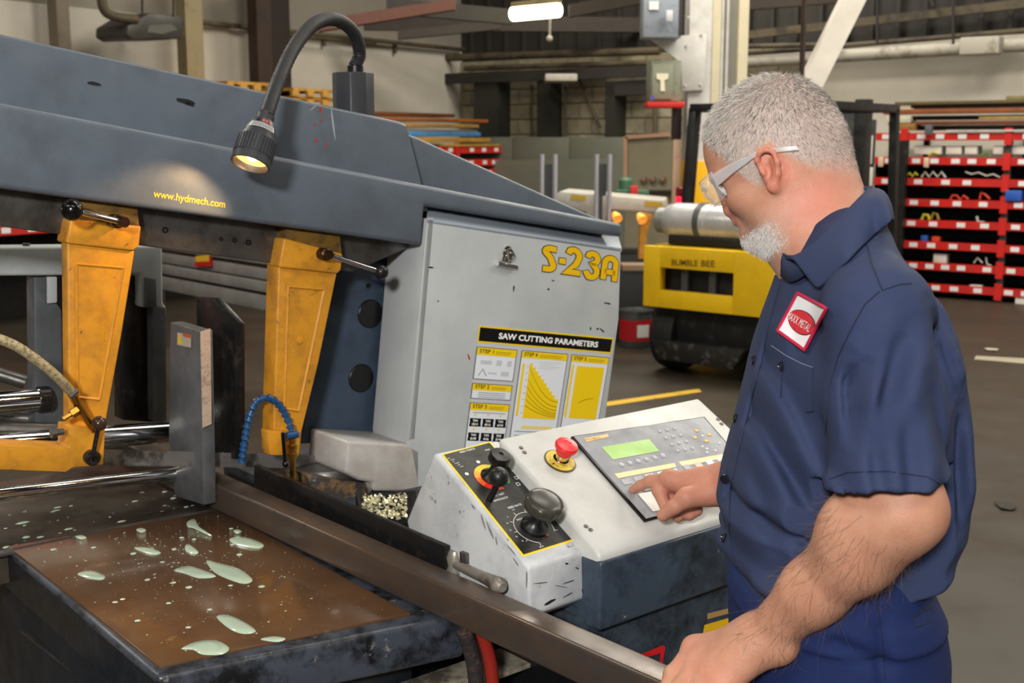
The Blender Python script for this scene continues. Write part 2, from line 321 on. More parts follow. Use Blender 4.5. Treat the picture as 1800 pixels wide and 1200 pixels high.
# electrical boxes by the column
q = thing('disconnect_box', 'blue-grey electrical disconnect box high on the white column', 'electrical box', aty(1165, 64, 10.5))
cbox('box_body', 1130, 1200, -40, 66, 10.5, .26, mat('box_bluegrey', (142, 150, 160), .45, wear=(118, 124, 134), wear_amt=.4, wear_scale=8), q, .01)
cbox('box_label', 1141, 1158, 2, 17, 10.488, .006, flat('box_label', (225, 225, 225), .5), q, 0); cbox('switch_handle', 1171, 1183, 18, 38, 10.42, .04, mat('box_handle', (200, 202, 205), .4), q, .006); cbox('hinge_side', 1193, 1201, -40, 62, 10.495, .165, M_dark, q, 0)
q = thing('tool_cabinet', 'small grey-green wall cabinet above the red tray', 'cabinet', aty(1168, 178, 10.6))
cbox('cabinet_body', 1143, 1198, 106, 178, 10.6, .34, mat('cabinet_green', (132, 136, 118), .5, wear=(110, 114, 98), wear_amt=.4, wear_scale=6), q, .006); cbox('cabinet_door', 1146, 1184, 112, 174, 10.575, .012, mat('cabinet_green', 0), q, .004)
b = B(); b.prism([aty(x, y, 10.565) for x, y in ((1154, 129), (1175, 129), (1175, 138), (1168, 141), (1169, 160), (1161, 160), (1161, 141), (1154, 138))], V((0, .004, 0))); add('white_mark', b, flat('mark_cream', (222, 216, 190), .5), q)
cbox('blue_sticker', 1144, 1150, 168, 175, 10.565, .004, flat('sticker_blue', (60, 90, 170), .5), q, 0)
abox_thing('red_tray', 'red metal tray under the grey-green cabinet', 'tray', 1138, 1204, 179, 189, 10.5, .28, mat('tray_red', (190, 36, 30), .5))
q = thing('stand_post', 'dark post with pale lower half under the red tray', 'post', V((*aty(1190, 330, 10.9).xy, 0))); cbox('dark_post', 1181, 1199, 189, 246, 10.9, .06, mat('post_dark', (44, 30, 30), .5), q); x = aty(1182, 330, 10.9).x; x1 = aty(1195, 330, 10.9).x; b = B(); b.abox(x, x1, 10.9, 10.96, 0, aty(1190, 244, 10.9).z); add('pale_post', b, mat('post_pale', (206, 176, 150), .5, wear=(200, 140, 130), wear_amt=.5, wear_scale=4), q)
# partition and gauge board in front of the far wall
a, c = aty(808, 241, 16.4), aty(1110, 241, 14.7); q = thing('partition_panel', 'long grey-green partition in front of the block wall', 'partition', V((a.x, a.y, 0)))
n = 3
for k in range(n): p, r = a.lerp(c, k / n), a.lerp(c, (k + 1) / n - .004); b = B(); b.prism([V((p.x, p.y, 0)), V((r.x, r.y, 0)), r, p], V((.02, .05, 0))); add('panel', b, mat('partition_green', (104, 106, 94), .6, wear=(90, 92, 80), wear_amt=.4, wear_scale=2, wear_soft=.2), q, .004)
b = B(); p, r = aty(812, 282, 16.2), aty(1100, 279, 14.5); b.prism([V((p.x, p.y, 0)), V((r.x, r.y, 0)), r, p], V((.02, .05, 0))); add('lower_panel', b, mat('partition_light', (120, 124, 110), .6), q)
q = thing('gauge_board', 'tan panel board with three round gauges', 'panel', V((*aty(1140, 335, 12.6).xy, 0))); x0, x1 = aty(1099, 336, 12.6), aty(1188, 240, 12.6)
b = B(); b.abox(x0.x, x1.x, 12.6, 12.64, 0, x1.z); add('board', b, mat('board_tan', (128, 120, 98), .6), q)
for a_, c_ in (((1099, 240), (1099, 336)), ((1099, 241), (1178, 236))): b = B(); b.box((aty(*a_, 12.58) + aty(*c_, 12.58)) / 2, (aty(*c_, 12.58) - aty(*a_, 12.58)) / 2, V((0, .015, 0)), V((.02, 0, 0)) if a_[0] == c_[0] else Z * .02); add('board_frame', b, mat('frame_pink', (176, 138, 112), .6), q)
for x in (1132, 1148, 1165): b = B(); b.lathe(aty(x, 316, 12.6), V((0, -1, 0)), [(.036, 0), (.036, .03), (.026, .032), (0, .03)], 20, False); g = add('gauge', b, mat('gauge_brown', (96, 70, 58), .4), q); b = B(); b.lathe(aty(x - 1, 314, 12.566), V((0, -1, 0)), [(.022, 0), (.022, .004), (0, .004)], 16, False); add('gauge_face', b, mat('gauge_face', (140, 118, 100), .4), g)
cbox('bottom_rail', 1099, 1190, 334, 338, 12.5, .1, M_dark, q)
# second saw beyond
q = thing('second_saw', 'cream band saw with upright chrome guide posts beyond the wheel door', 'band saw', V((*aty(1080, 600, 9.6).xy, 0))); M_sc = mat('saw_cream', (176, 172, 162), .5, wear=(150, 146, 138), wear_amt=.4, wear_scale=5)
b = B(); pl = (V((1.0, 9.6, 0)), V((-.15, -1, 0)).normalized()); b.prism([onp(x, y, pl) for x, y in ((975, 345), (984, 336), (1168, 352), (1171, 380), (1160, 384), (1155, 374), (1068, 368), (1064, 398), (1034, 396), (1030, 372), (975, 366))], V((.1, .6, 0))); add('saw_head', b, M_sc, q, .01)
for x0, x1 in ((1004, 1030), (1134, 1164)): y0 = 341 + (x0 - 1000) * .09; b = B(); b.prism([onp(x, y, pl) + pl[1] * .004 for x, y in ((x0, y0), (x1, y0 + 2.5), (x1, y0 + 11.5), (x0, y0 + 9))], pl[1] * -.003); add('yellow_label', b, mat('label_ochre', (196, 160, 40), .5), q)
for x in (953, 976, 1049, 1072): b = B(); a = onp(x, 271, pl); b.tube([V((a.x, a.y, .5)), a], .018, 12); add('guide_post', b, mat('post_steel', (176, 176, 186), .35, metal=.25), q)
for x in (964, 1060): b = B(); a = onp(x, 288, pl); b.box(V((a.x, a.y + .02, (a.z + .9) / 2)), V((.03, 0, 0)), V((0, .02, 0)), Z * ((a.z - .9) / 2)); add('slide_bar', b, mat('slide_dark', (62, 66, 68), .5), q)
b = B(); a0 = onp(975, 366, pl); b.prism([V((a0.x, a0.y + .1, 0)), V((a0.x + .95, a0.y - .05, 0)), V((a0.x + .95, a0.y - .05, .72)), V((a0.x, a0.y + .1, .72))], V((.1, .7, 0))); add('saw_base', b, mat('saw_base_dark', (48, 48, 46), .5), q, .01)
b = B(); b.box(onp(1128, 468, (V((1.0, 9.3, 0)), V((0, -1, 0)))), V((.16, 0, 0)), V((0, .12, 0)), Z * .02); add('saw_table', b, mat('table_tan', (150, 126, 104), .5), q)
b = B(); b.prism([onp(x, y, pl) + pl[1] * .12 for x, y in ((1128, 372), (1148, 376), (1138, 410), (1136, 452), (1124, 452))], V((0, .1, 0))); add('guide_arm', b, M_yel if 'machine_yellow_paint' in MC else mat('saw_arm_yellow', (214, 150, 34), .45), q)
for x, y in ((1081, 374), (1124, 376)):
    b = B(); b.lathe(onp(x, y, pl) + pl[1] * .1, V((.3, -.8, -.5)), [(.02, 0), (.035, .04), (.04, .08), (0, .07)], 16, False); add('work_light', b, flat('warm_glow', (255, 180, 80), .5, emit=(255, 160, 60), emit_s=.55), q)
q2 = thing('pump', 'green motor pump standing on the second saw', 'pump', aty(1105, 345, 10.4)); b = B(); b.lathe(aty(1100, 345, 10.4), Z, [(.1, 0), (.1, .05), (.06, .06), (.06, .14), (.04, .16), (0, .16)], 18, False); add('motor', b, mat('pump_green', (62, 100, 76), .5), q2); b = B(); b.box(aty(1115, 340, 10.4), V((.12, 0, 0)), V((0, .08, 0)), Z * .03); add('pump_body', b, mat('pump_green', 0), q2, .01); b = B(); b.box(aty(1114, 337, 10.3), V((.03, 0, 0)), V((0, .03, 0)), Z * .05); add('red_cap', b, mat('tray_red', 0), q2, .005)
# forklift
e1 = V((.77, -.64, 0)).normalized(); e2 = V((.64, .77, 0)).normalized(); P0 = aty(1130, 537, 8.4); P0.z = 0
def FK(a, d, z): return P0 + e1 * a + e2 * d + Z * z
fk = thing('forklift', 'yellow forklift truck parked with its counterweight toward the saw', 'forklift', FK(.5, .8, 0))
M_fy = mat('forklift_yellow', (246, 200, 24), .4, wear=(224, 178, 24), wear_amt=.35, wear_scale=5, wear_soft=.2, wear2=(130, 110, 50), wear2_amt=.2, wear2_scale=18, var=.03); M_fb = mat('forklift_black', (20, 20, 20), .5, wear=(44, 42, 40), wear_amt=.4, wear_scale=8)
FP = (FK(0, 0, 0), -e2); W_ = 1.02
z1, z0 = .905, .478
def fpx(x, y): p = onp(x, y, FP); return ((p - P0).dot(e1), p.z)
wx0, wz1 = fpx(1160, 470); wx1, wz0 = fpx(1288, 521)
for nm, (a0, a1, c0, c1) in {'counterweight': (0, W_, wz1, z1)}.items(): pass
b = B(); i_ = .035
for a0, a1, c0, c1 in ((0, wx0, z0, z1), (wx1, W_, z0, z1), (wx0, wx1, wz1, z1), (wx0, wx1, z0, wz0)): b.prism([FK(a0, 0, c0), FK(a1, 0, c0), FK(a1, 0, c1), FK(a0, 0, c1)], e2 * .05)
b.prism([FK(0, .12, z0), FK(W_, .12, z0), FK(W_, .12, z1), FK(0, .12, z1)], e2 * .5)
for a0, a1 in ((0, .08), (W_ - .3, W_)): b.prism([FK(a0, .05, z0), FK(a1, .05, z0), FK(a1, .05, z1), FK(a0, .05, z1)], e2 * .07)
b.prism([FK(0, .05, z1 - .06), FK(W_, .05, z1 - .06), FK(W_, .05, z1), FK(0, .05, z1)], e2 * .07)
add('counterweight', b, M_fy, fk, .004)
b = B(); b.prism([FK(wx0 - .02, .10, wz0 - .02), FK(wx1 + .02, .10, wz0 - .02), FK(wx1 + .02, .10, wz1 + .02), FK(wx0 - .02, .10, wz1 + .02)], e2 * .019); add('radiator', b, M_fb, fk)
for t in (.24, .62): x = wx0 + (wx1 - wx0) * t; b = B(); b.prism([FK(x, .06, wz0), FK(x + .05, .06, wz0), FK(x + .05, .06, wz1), FK(x, .06, wz1)], e2 * .03); add('radiator_bar', b, mat('bar_grey', (70, 70, 70), .5), fk)
ta = onp(1181, 466, FP); tb2 = onp(1257, 469, FP); text_mesh('nickname_lettering', 'BUMBLE', ta, tb2 - ta, Z, flat('letter_brown', (90, 66, 20), .5), fk, .01, (tb2 - ta).length * .61, .042, .003); text_mesh('nickname_lettering', 'BEE', ta.lerp(tb2, .69), tb2 - ta, Z, flat('letter_brown', 0), fk, .01, (tb2 - ta).length * .31, .042, .003)
b = B(); b.prism([FK(.06, .12, .18), FK(W_ - .1, .12, .18), FK(W_ - .06, .12, z0 + .02), FK(.04, .12, z0 + .02)], e2 * 1.3); add('chassis', b, M_fb, fk, .01)
b = B(); b.prism([FK(.12, .02, .10), FK(.72, .02, .10), FK(.80, .02, .24), FK(.06, .02, .24)], e2 * .1); add('tow_step', b, mat('step_grime', (34, 33, 31), .5, wear=(96, 92, 84), wear_amt=.4, wear_scale=12), fk, .01)
for a, d in ((.02, .30), (.84, .30), (.02, 1.55), (.84, 1.55)):
    b = B(); b.lathe(FK(a, d, .25), e1, [(.14, 0), (.24, .0), (.25, .03), (.25, .15), (.24, .18), (.14, .18), (.13, .14), (0, .14)], 28, True); wh = add('wheel', b, mat('tyre_rubber', (22, 22, 22), .7, bump=.4, bump_scale=30), fk)
    b = B(); b.lathe(FK(a, d, .25) - e1 * .002, -e1, [(.13, 0), (.10, -.02), (.05, .01), (0, .01)], 20, False); add('wheel_hub', b, mat('hub_grey', (120, 118, 110), .5), wh)
b = B(); b.prism([FK(.1, .65, z0), FK(W_ - .1, .65, z0), FK(W_ - .1, .65, .95), FK(.1, .65, .95)], e2 * .9); add('engine_hood', b, M_fb, fk, .02)
b = B(); b.box(FK(.5, .95, 1.08), e1 * .25, e2 * .08, Z * .22); add('seat', b, mat('seat_black', (24, 24, 25), .6), fk, .04)
zg = aty(1216, 191, 8.9).z
def gp(px, y): return onp(px, y, (FK(0, .42, 0), -e2))
a, c = gp(1208, 352), gp(1216, 196)
for off in (V((0, 0, 0)), None):
    pass
gx = (gp(1217, 193) - P0).dot(e1); gx2 = gx + 1.0
for g in (gx, gx2):
    b = B(); top_ = FK(g, .46, zg); b.box((FK(g - .03, .40, .85) + top_) / 2, (top_ - FK(g - .03, .40, .85)) / 2, e1 * .032, e2 * .04); add('guard_post', b, M_fb, fk, .004)
    b = B(); b.box((FK(g, 1.7, .5) + FK(g, 1.6, zg)) / 2, (FK(g, 1.6, zg) - FK(g, 1.7, .5)) / 2, e1 * .03, e2 * .03); add('guard_post', b, M_fb, fk, .004)
    b = B(); b.box(FK(g, 1.03, zg), e2 * .6, e1 * .03, Z * .03); add('guard_rail', b, M_fb, fk, .004)
for k in range(5): b = B(); b.box(FK((gx + gx2) / 2, .44 + .29 * k, zg), e1 * .52, e2 * .025, Z * .028); add('guard_bar', b, M_fb, fk, .004)
for g in (.25, .70):
    b = B(); b.box(FK(g, 2.0, 1.0), e1 * .05, e2 * .06, Z * .95); add('mast_rail', b, M_fb, fk, .004)
b = B(); b.box(FK(.48, 2.1, .55), e1 * .45, e2 * .03, Z * .2); add('fork_carriage', b, M_fb, fk, .004)
for g in (.2, .72): b = B(); b.prism([FK(g, 2.1, .05), FK(g + .1, 2.1, .05), FK(g + .1, 2.1, .6), FK(g, 2.1, .6)], e2 * .05); b.prism([FK(g, 2.1, .05), FK(g + .1, 2.1, .05), FK(g + .1, 3.1, .05), FK(g, 3.1, .05)], Z * .04); add('fork', b, M_fb, fk)
rp = gp(1197, 345); b = B(); b.box(rp, e1 * .03, e2 * .03, Z * .065); rl = add('tail_light', b, mat('tail_red', (120, 10, 20), .3), fk, .01); b = B(); b.box(rp - e2 * .03 - Z * .03, e1 * .022, e2 * .006, Z * .03); add('lit_lens', b, flat('tail_glow', (255, 30, 60), .3, emit=(255, 30, 60), emit_s=1.6), rl, .004)
# cluttered black carriage standing at the far side of the truck with white plates
mb = thing('control_cabinet', 'tall black machine cabinet with white plates behind the man', 'cabinet', V((*aty(1505, 330, 11.3).xy, 0)))
x0, x1 = aty(1470, 300, 11.3), aty(1505, 300, 11.3); b = B(); b.abox(x0.x, x1.x, 11.3, 11.7, 0, aty(1490, 193, 11.3).z); add('tall_column', b, M_fb, mb, .01)
x0, x1 = aty(1503, 300, 11.3), aty(1536, 300, 11.3); b = B(); b.abox(x0.x, x1.x, 11.28, 11.7, 0, aty(1520, 210, 11.3).z); add('side_box', b, M_fb, mb, .01)
for y0, y1 in ((238, 288), (294, 327)): cbox('white_plate', 1523, 1535, y0, y1, 11.26, .015, flat('plate_white', (196, 192, 184), .5), mb, .002)
# gas cylinder on the truck
tk = thing('propane_tank', 'silver propane cylinder strapped across the back of the yellow forklift', 'gas cylinder', FK(.45, .25, .95))
tp_ = (FK(0, .22, 0), -e2); ca, cb = onp(1188, 388, tp_), onp(1188, 388, tp_) + e1 * .78; r = .128
b = B(); b.lathe(ca - e1 * .07, e1, [(.05, -.02), (.09, .0), (r * .92, .03), (r, .09), (r, .36), (r * .97, .365), (r * .97, .385), (r, .39), (r, .80), (r * .9, .87), (.06, .92), (0, .92)], 32, True); add('cylinder', b, mat('tank_silver', (205, 205, 205), .35, metal=.3, wear=(150, 150, 150), wear_amt=.4, wear_scale=4, wear_soft=.2), tk)
for s in (.28, .66): b = B(); b.lathe(ca - e1 * .07 + e1 * s, e1, [(r, 0), (r + .008, 0), (r + .008, .04), (r, .04)], 32, False); add('strap', b, mat('strap_grey', (80, 80, 80), .5), tk)
b = B(); b.lathe(ca - e1 * .13, e1, [(.085, 0), (.09, .0), (.09, .06), (.085, .06)], 24, False); add('collar', b, mat('tank_collar', (150, 150, 146), .4, metal=.4), tk)
b = B(); b.prism([FK(.12, .12, .91), FK(.9, .12, .91), FK(.9, .12, .98), FK(.12, .12, .98)], e2 * .22); add('tank_cradle', b, M_fb, tk, .01)
# paint pail
pc = atz(1117, 608, 0); q = thing('paint_pail', 'steel pail with a red and white label on the floor by the forklift', 'pail', pc); r = .13
zt_ = .30
b = B(); b.lathe(pc, Z, [(r * .95, 0), (r, .01), (r, zt_ - .02), (r + .008, zt_ - .015), (r + .008, zt_), (r * .95, zt_), (r * .93, zt_ - .01), (0, zt_ - .01)], 28, True); add('can', b, mat('pail_steel', (110, 112, 112), .35, metal=.6), q)
b = B(); b.lathe(pc, Z, [(r + .002, .06), (r + .003, .06), (r + .003, .225), (r + .002, .225)], 28, False); add('red_label', b, mat('pail_red', (180, 24, 30), .5), q)
b = B(); dd = (CAM - pc); dd.z = 0; dd.normalize(); sd = Z.cross(dd)
for a0 in range(5): a = math.radians(5 + 9 * a0); a2 = math.radians(14 + 9 * a0); b.face([pc + (dd * math.cos(t) + sd * math.sin(t)) * (r + .005) + Z * z for t, z in ((a, .09), (a2, .09), (a2, .19), (a, .19))])
add('white_label', b, flat('pail_white', (225, 222, 220), .5), q)
# litter on the floor
for i, (x, y, lab) in enumerate(((1742, 615, 'crumpled scrap of paper on the floor by the pale line'), (1768, 890, 'dark scrap of rag on the floor behind the man'))):
    b = B(); p = atz(x, y, .004); rr = random.Random(i); pts = [p + V((.055 * math.cos(t) * (.6 + .5 * rr.random()), .06 * math.sin(t), .01 * rr.random())) for t in [k * .785 for k in range(8)]]; b.prism(pts, Z * .004); tag(add('paper_scrap' if i == 0 else 'rag_scrap', b, (flat('paper', (170, 162, 146), .7), flat('rag', (40, 34, 28), .8))[i], None, smooth=0), lab, 'litter')
# ---- racks
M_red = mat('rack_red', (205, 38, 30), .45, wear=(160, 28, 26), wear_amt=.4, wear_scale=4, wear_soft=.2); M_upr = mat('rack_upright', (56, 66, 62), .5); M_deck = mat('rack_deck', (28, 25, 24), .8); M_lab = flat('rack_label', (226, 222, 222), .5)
def rack(name, lab, pl, d, n, ups, tops, x_ref, s_lo, s_hi, dep, labels, beamh=.075, seed=0):
    """tops = pixel rows of the beam centres at column x_ref"""
    o = pl[0]; q = thing(name, lab, 'storage rack', V((*(onp(x_ref, 300, pl)).xy, 0))); rr = random.Random(seed)
    zs = [onp(x_ref, y, pl).z for y in tops]; sx = lambda x: (onp(x, 300, pl) - o).dot(d)
    for x in ups:
        p = o + d * sx(x)
        for k in (0, -dep): b = B(); b.box(V((p.x, p.y, (zs[0] + .05) / 2)) + n * (k - .03), d * .03, n * .03, Z * (zs[0] + .05) / 2); add('upright', b, M_upr, q)
    edges = [s_lo] + [sx(x) for x in ups if s_lo + .1 < sx(x) < s_hi - .1] + [s_hi]
    for z in zs:
        if z < .03: continue
        for a, c in zip(edges[:-1], edges[1:]):
            b = B(); b.box(o + d * ((a + c) / 2) + Z * z + n * .012, d * ((c - a) / 2 - .004), n * .02, Z * beamh / 2); bm_ = add('shelf_beam', b, M_red, q)
            b = B(); b.box(o + d * ((a + c) / 2) + Z * (z - .01) - n * dep / 2, d * ((c - a) / 2), n * (dep / 2), Z * .012); add('shelf_deck', b, M_deck, q)
            k = a + .10 + .1 * rr.random()
            while k < c - .12 and labels:
                b = B(); b.box(o + d * k + Z * (z + .0) + n * .034, d * .042, n * .002, Z * .024); add('beam_label', b, M_lab, bm_); k += .16 + .13 * rr.random()
        for s in edges[1:-1]: b = B(); b.box(o + d * s + Z * z + n * .034, d * .036, n * .01, Z * .085); add('beam_connector', b, M_red, q)
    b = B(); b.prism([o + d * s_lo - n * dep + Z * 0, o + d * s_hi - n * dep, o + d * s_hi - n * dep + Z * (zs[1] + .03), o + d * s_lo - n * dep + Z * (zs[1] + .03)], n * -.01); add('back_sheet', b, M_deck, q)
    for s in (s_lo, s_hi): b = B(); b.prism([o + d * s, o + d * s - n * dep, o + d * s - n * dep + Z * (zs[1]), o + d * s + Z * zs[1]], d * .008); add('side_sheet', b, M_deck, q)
    return q, zs, sx
RO = aty(1750, 528, 12.2); RO.z = 0; RP = (RO, nB)
sL = (onp(1538, 300, RP) - RO).dot(dB); sR = (onp(1835, 300, RP) - RO).dot(dB) + 2.6
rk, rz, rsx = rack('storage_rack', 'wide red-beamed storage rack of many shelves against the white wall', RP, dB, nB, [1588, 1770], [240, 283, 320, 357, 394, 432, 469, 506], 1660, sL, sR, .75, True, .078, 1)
def onrack(x, y, off=-.05): return onp(x, y, (RO + nB * off, nB))
def zigzag(name, lab, pts, m, r=.012, off=-.03):
    b = B(); b.tube([onrack(x, y, off) for x, y in pts], r, 6); tag(add(name, b, m, None, smooth=0), lab, 'strap', 'lifting straps and hooks on the red rack')
C_y, C_w, C_r, C_b, C_g = mat('strap_yellow', (190, 180, 40), .6), mat('strap_white', (190, 188, 180), .6), mat('strap_red', (205, 60, 30), .6), mat('strap_blue', (40, 84, 170), .5), mat('strap_green', (100, 130, 50), .6)
zigzag('zigzag_strap', 'yellow zigzag strap on the third red shelf', [(1593, 309), (1599, 304), (1604, 310), (1609, 303), (1613, 308)], C_y); zigzag('zigzag_strap', 'white zigzag strap on the third red shelf', [(1620, 311), (1626, 302), (1633, 311), (1640, 302), (1648, 311), (1655, 302), (1662, 312)], C_w)
zigzag('zigzag_strap', 'red looped strap on the fourth red shelf', [(1670, 351), (1675, 343), (1682, 344), (1688, 351), (1694, 344), (1702, 350)], C_r); zigzag('chain_hook', 'orange-red bent hook on the fourth red shelf', [(1722, 350), (1725, 338), (1732, 342), (1740, 350)], C_r); zigzag('zigzag_strap', 'tangled pale chain lying on the third red shelf', [(1697, 302), (1708, 306), (1720, 303), (1734, 309), (1746, 306), (1758, 312)], C_w, .009)
zigzag('zigzag_strap', 'yellow arched hook on the fifth red shelf', [(1620, 386), (1624, 377), (1631, 378), (1634, 386)], C_y, .016); zigzag('zigzag_strap', 'dull ochre arched hook on the fifth red shelf', [(1636, 385), (1641, 374), (1647, 376), (1650, 386)], mat('strap_ochre', (150, 130, 50), .6), .014); zigzag('zigzag_strap', 'green tangle on the fifth shelf beside his collar', [(1562, 384), (1568, 374), (1575, 380), (1582, 374)], C_g, .014)
zigzag('chain_hook', 'grey bent hook on the seventh red shelf', [(1712, 462), (1718, 453), (1727, 462)], C_w, .009); zigzag('chain_hook', 'grey angled hook on the seventh red shelf', [(1733, 452), (1735, 464), (1742, 467)], C_w, .009); zigzag('chain_hook', 'white angle piece on the fifth red shelf', [(1717, 380), (1719, 390), (1730, 391)], C_w, .014)
zigzag('chain_hook', 'small yellow and green tags on the second red shelf', [(1632, 274), (1640, 268), (1650, 271)], C_y, .012); zigzag('chain_hook', 'flat green piece on the second red shelf', [(1722, 273), (1738, 268), (1740, 275)], C_g, .012)
def rbox(name, lab, cat, x0, x1, y0, y1, m, off=-.02, dep=.12, grp='parts and boxes on the red rack'):
    a, c = onrack(x0, y1, off), onrack(x1, y0, off); b = B(); b.prism([a, V((*c.xy, a.z)), c, V((*a.xy, c.z))], nB * -dep); tag(add(name, b, m, None, .006), lab, cat, grp)
rbox('parts_bin', 'bright blue bin hung on the red rack beside the upright', 'bin', 1766, 1796, 335, 353, C_b, .06); rbox('parts_bin', 'small blue roll on the sixth red shelf', 'roll', 1618, 1630, 414, 426, C_b); rbox('parts_bin', 'small red roll on the sixth red shelf', 'roll', 1637, 1651, 416, 427, C_r); rbox('paper_bag', 'crumpled white bag on the lowest red shelf', 'bag', 1703, 1725, 502, 515, mat('bag_white', (214, 210, 202), .7)); rbox('parts_box', 'small white box past the end of the lowest shelf', 'box', 1783, 1815, 521, 545, mat('bag_white', 0), .02); rbox('parts_box', 'white tub half hidden behind his shoulder', 'tub', 1640, 1664, 447, 462, mat('bag_white', 0), -.02)
for i, (x0, x1) in enumerate(((1566, 1585), (1606, 1655), (1662, 1690), (1695, 1718), (1745, 1764), (1775, 1830))): rbox('white_carton', ('short', 'wide', 'square', 'narrow', 'slim', 'long')[i] + ' white carton under the top red beam, %s from his head' % ('first', 'second', 'third', 'fourth', 'fifth', 'sixth')[i], 'carton', x0, x1, 256, 271, mat('carton_white', (226, 222, 212), .6), -.04, .2)
for i, (x, y) in enumerate(((1548, 284), (1580, 283), (1628, 285))): rbox('paper_tag', ('cream tag nearest his head on the second shelf', 'cream tag by the black upright on the second shelf', 'long cream tag past the black upright on the second shelf')[i], 'tag', x - 5, x + 5, y - 8, y + 9, mat('tag_cream', (214, 190, 160), .6), .05, .01)
# black upright frame standing in front of the rack
p = onp(1587, 300, (RO + nB * .1, nB)); b = B(); b.box(V((p.x, p.y, .82)), dB * .04, nB * .04, Z * .82); tag(add('black_post', b, M_fb, None), 'black steel post in front of the red rack', 'post')
def board(lab, x0, y0, x1, y1, h, off, col, pl, d, n, dep=.2, grp='boards on the red rack', name='board'):
    a, c = onp(x0, y0, (pl[0] + n * off, n)), onp(x1, y1, (pl[0] + n * off, n)); c = V((c.x, c.y, (a.z + c.z) / 2)); a = V((a.x, a.y, c.z)); t = (c - a)
    b = B(); b.prism([a, c, c + Z * h, a + Z * h], n * -dep); tag(add(name, b, mat('wood_%d_%d' % (col[0], col[1]), col, .65, wear=tuple(int(v * .75) for v in col), wear_amt=.45, wear_scale=6, wear_soft=.2, stretch=(1, 1, 1)), None, .004), lab, 'board', grp)
for lab, x0, y0, x1, y1, h, off, col in [('lowest yellow-brown board on the red rack top', 1562, 230, 1608, 228, .07, .04, (150, 112, 50)), ('long dark red-brown board low in the pile', 1561, 222, 1835, 216, .04, .0, (104, 56, 30)), ('pale white plank lying on the top red beam', 1662, 234, 1835, 229, .02, .06, (196, 190, 184)), ('short white-painted board with a blue stripe', 1558, 217, 1600, 215, .07, .02, (206, 200, 176)), ('long orange-brown board across the middle of the pile', 1552, 205, 1835, 193, .05, .0, (140, 78, 38)), ('short pale board above the orange-brown board', 1565, 199, 1604, 197, .045, -.05, (190, 178, 150)), ('dark board below the topmost long board', 1600, 198, 1835, 186, .05, -.1, (52, 44, 38)), ('topmost long greenish-brown board', 1572, 189, 1835, 176, .035, -.05, (96, 84, 50)), ('short olive board on the very top of the pile', 1768, 177, 1835, 173, .04, -.1, (130, 118, 76)), ('yellow-tan board inside the pile', 1720, 211, 1835, 208, .03, -.02, (170, 140, 76)), ('black strip shading the gap under the orange-brown board', 1600, 214, 1835, 206, .045, -.08, (40, 34, 32)), ('black strip shading the gap above the red beam', 1600, 231, 1835, 226, .05, -.08, (36, 30, 28))]:
    board(lab, x0, y0, x1, y1, h, off, col, RP, dB, nB)  # the black strips paint in the shaded gaps of the pile
b = B(); p = onp(1633, 228, (RO + nB * .1, nB)); b.box(p, dB * .035, nB * .03, Z * .05); tag(add('grey_bracket', b, mat('bracket_grey', (90, 94, 100), .5), None, .005), 'small grey bracket clipped over the top red beam', 'bracket')
# rack along the left wall
LO = KC + nL * 1.3; LP = (LO, nL)
lsx = lambda x: (onp(x, 300, LP) - LO).dot(dL)
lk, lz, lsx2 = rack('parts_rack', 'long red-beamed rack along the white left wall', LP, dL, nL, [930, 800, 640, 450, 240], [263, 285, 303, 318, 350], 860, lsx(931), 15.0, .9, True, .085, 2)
for lab, x0, y0, x1, y1, h, off, col in [('blue-wrapped sheet in the pile on the far rack', 650, 240, 845, 238, .05, .02, (70, 140, 200)), ('dark brown board topping the far pile', 640, 204, 800, 205, .045, -.05, (110, 60, 26)), ('orange-brown board second from the top of the far pile', 655, 213, 858, 214, .04, .0, (160, 92, 34)), ('tan board in the middle of the far pile', 650, 222, 842, 224, .04, .0, (176, 134, 70)), ('grey board just above the blue sheet', 650, 232, 840, 232, .03, .0, (120, 112, 104)), ('yellow board under the blue sheet', 700, 249, 862, 250, .05, .02, (190, 140, 50)), ('thin yellow plank lying on the red beam of the far rack', 780, 257, 880, 258, .03, .05, (186, 140, 60))]:
    board(lab, x0, y0, x1, y1, h, off, col, LP, dL, nL, .3, 'boards on the far rack')
for i, (x, y) in enumerate(((906, 282), (931, 284))): b = B(); b.box(onp(x, y, (LO + nL * .1, nL)), dL * .06, nL * .01, Z * .08); tag(add('paper_tag', b, mat('tag_cream', 0), None), ('cream tag hanging on the far rack', 'cream tag at the open end of the far rack')[i], 'tag')
# wooden pallets stacked on the rack behind the lamp
PP = (KC + nL * 1.0, nL)
for i, (x0, x1, y0) in enumerate(((516, 600, 154), (516, 600, 170), (400, 478, 142))):
    q = thing('pallet', ('topmost yellow pine pallet behind the lamp base', 'lower yellow pine pallet behind the lamp base', 'yellow pine pallet behind the saw head')[i], 'pallet', onp(x0, y0 + 14, PP)); a, c = onp(x0, y0, PP), onp(x1, y0 + 8, PP); d = (c - a); d.z = 0
    for zz, nm in ((0, 'top_board'), (-.09, 'bottom_board')):
        b = B(); b.prism([a + Z * zz, a + d + Z * zz, a + d + Z * (zz - .03), a + Z * (zz - .03)], nL * -.9); add(nm, b, mat('pine', (196, 146, 62), .6, wear=(150, 106, 42), wear_amt=.4, wear_scale=6), q)
    for t in (.02, .33, .64, .95): b = B(); b.box(a + d * t - Z * .06, d.normalized() * .05, nL * .02, Z * .03); add('pallet_block', b, mat('pine', 0), q)
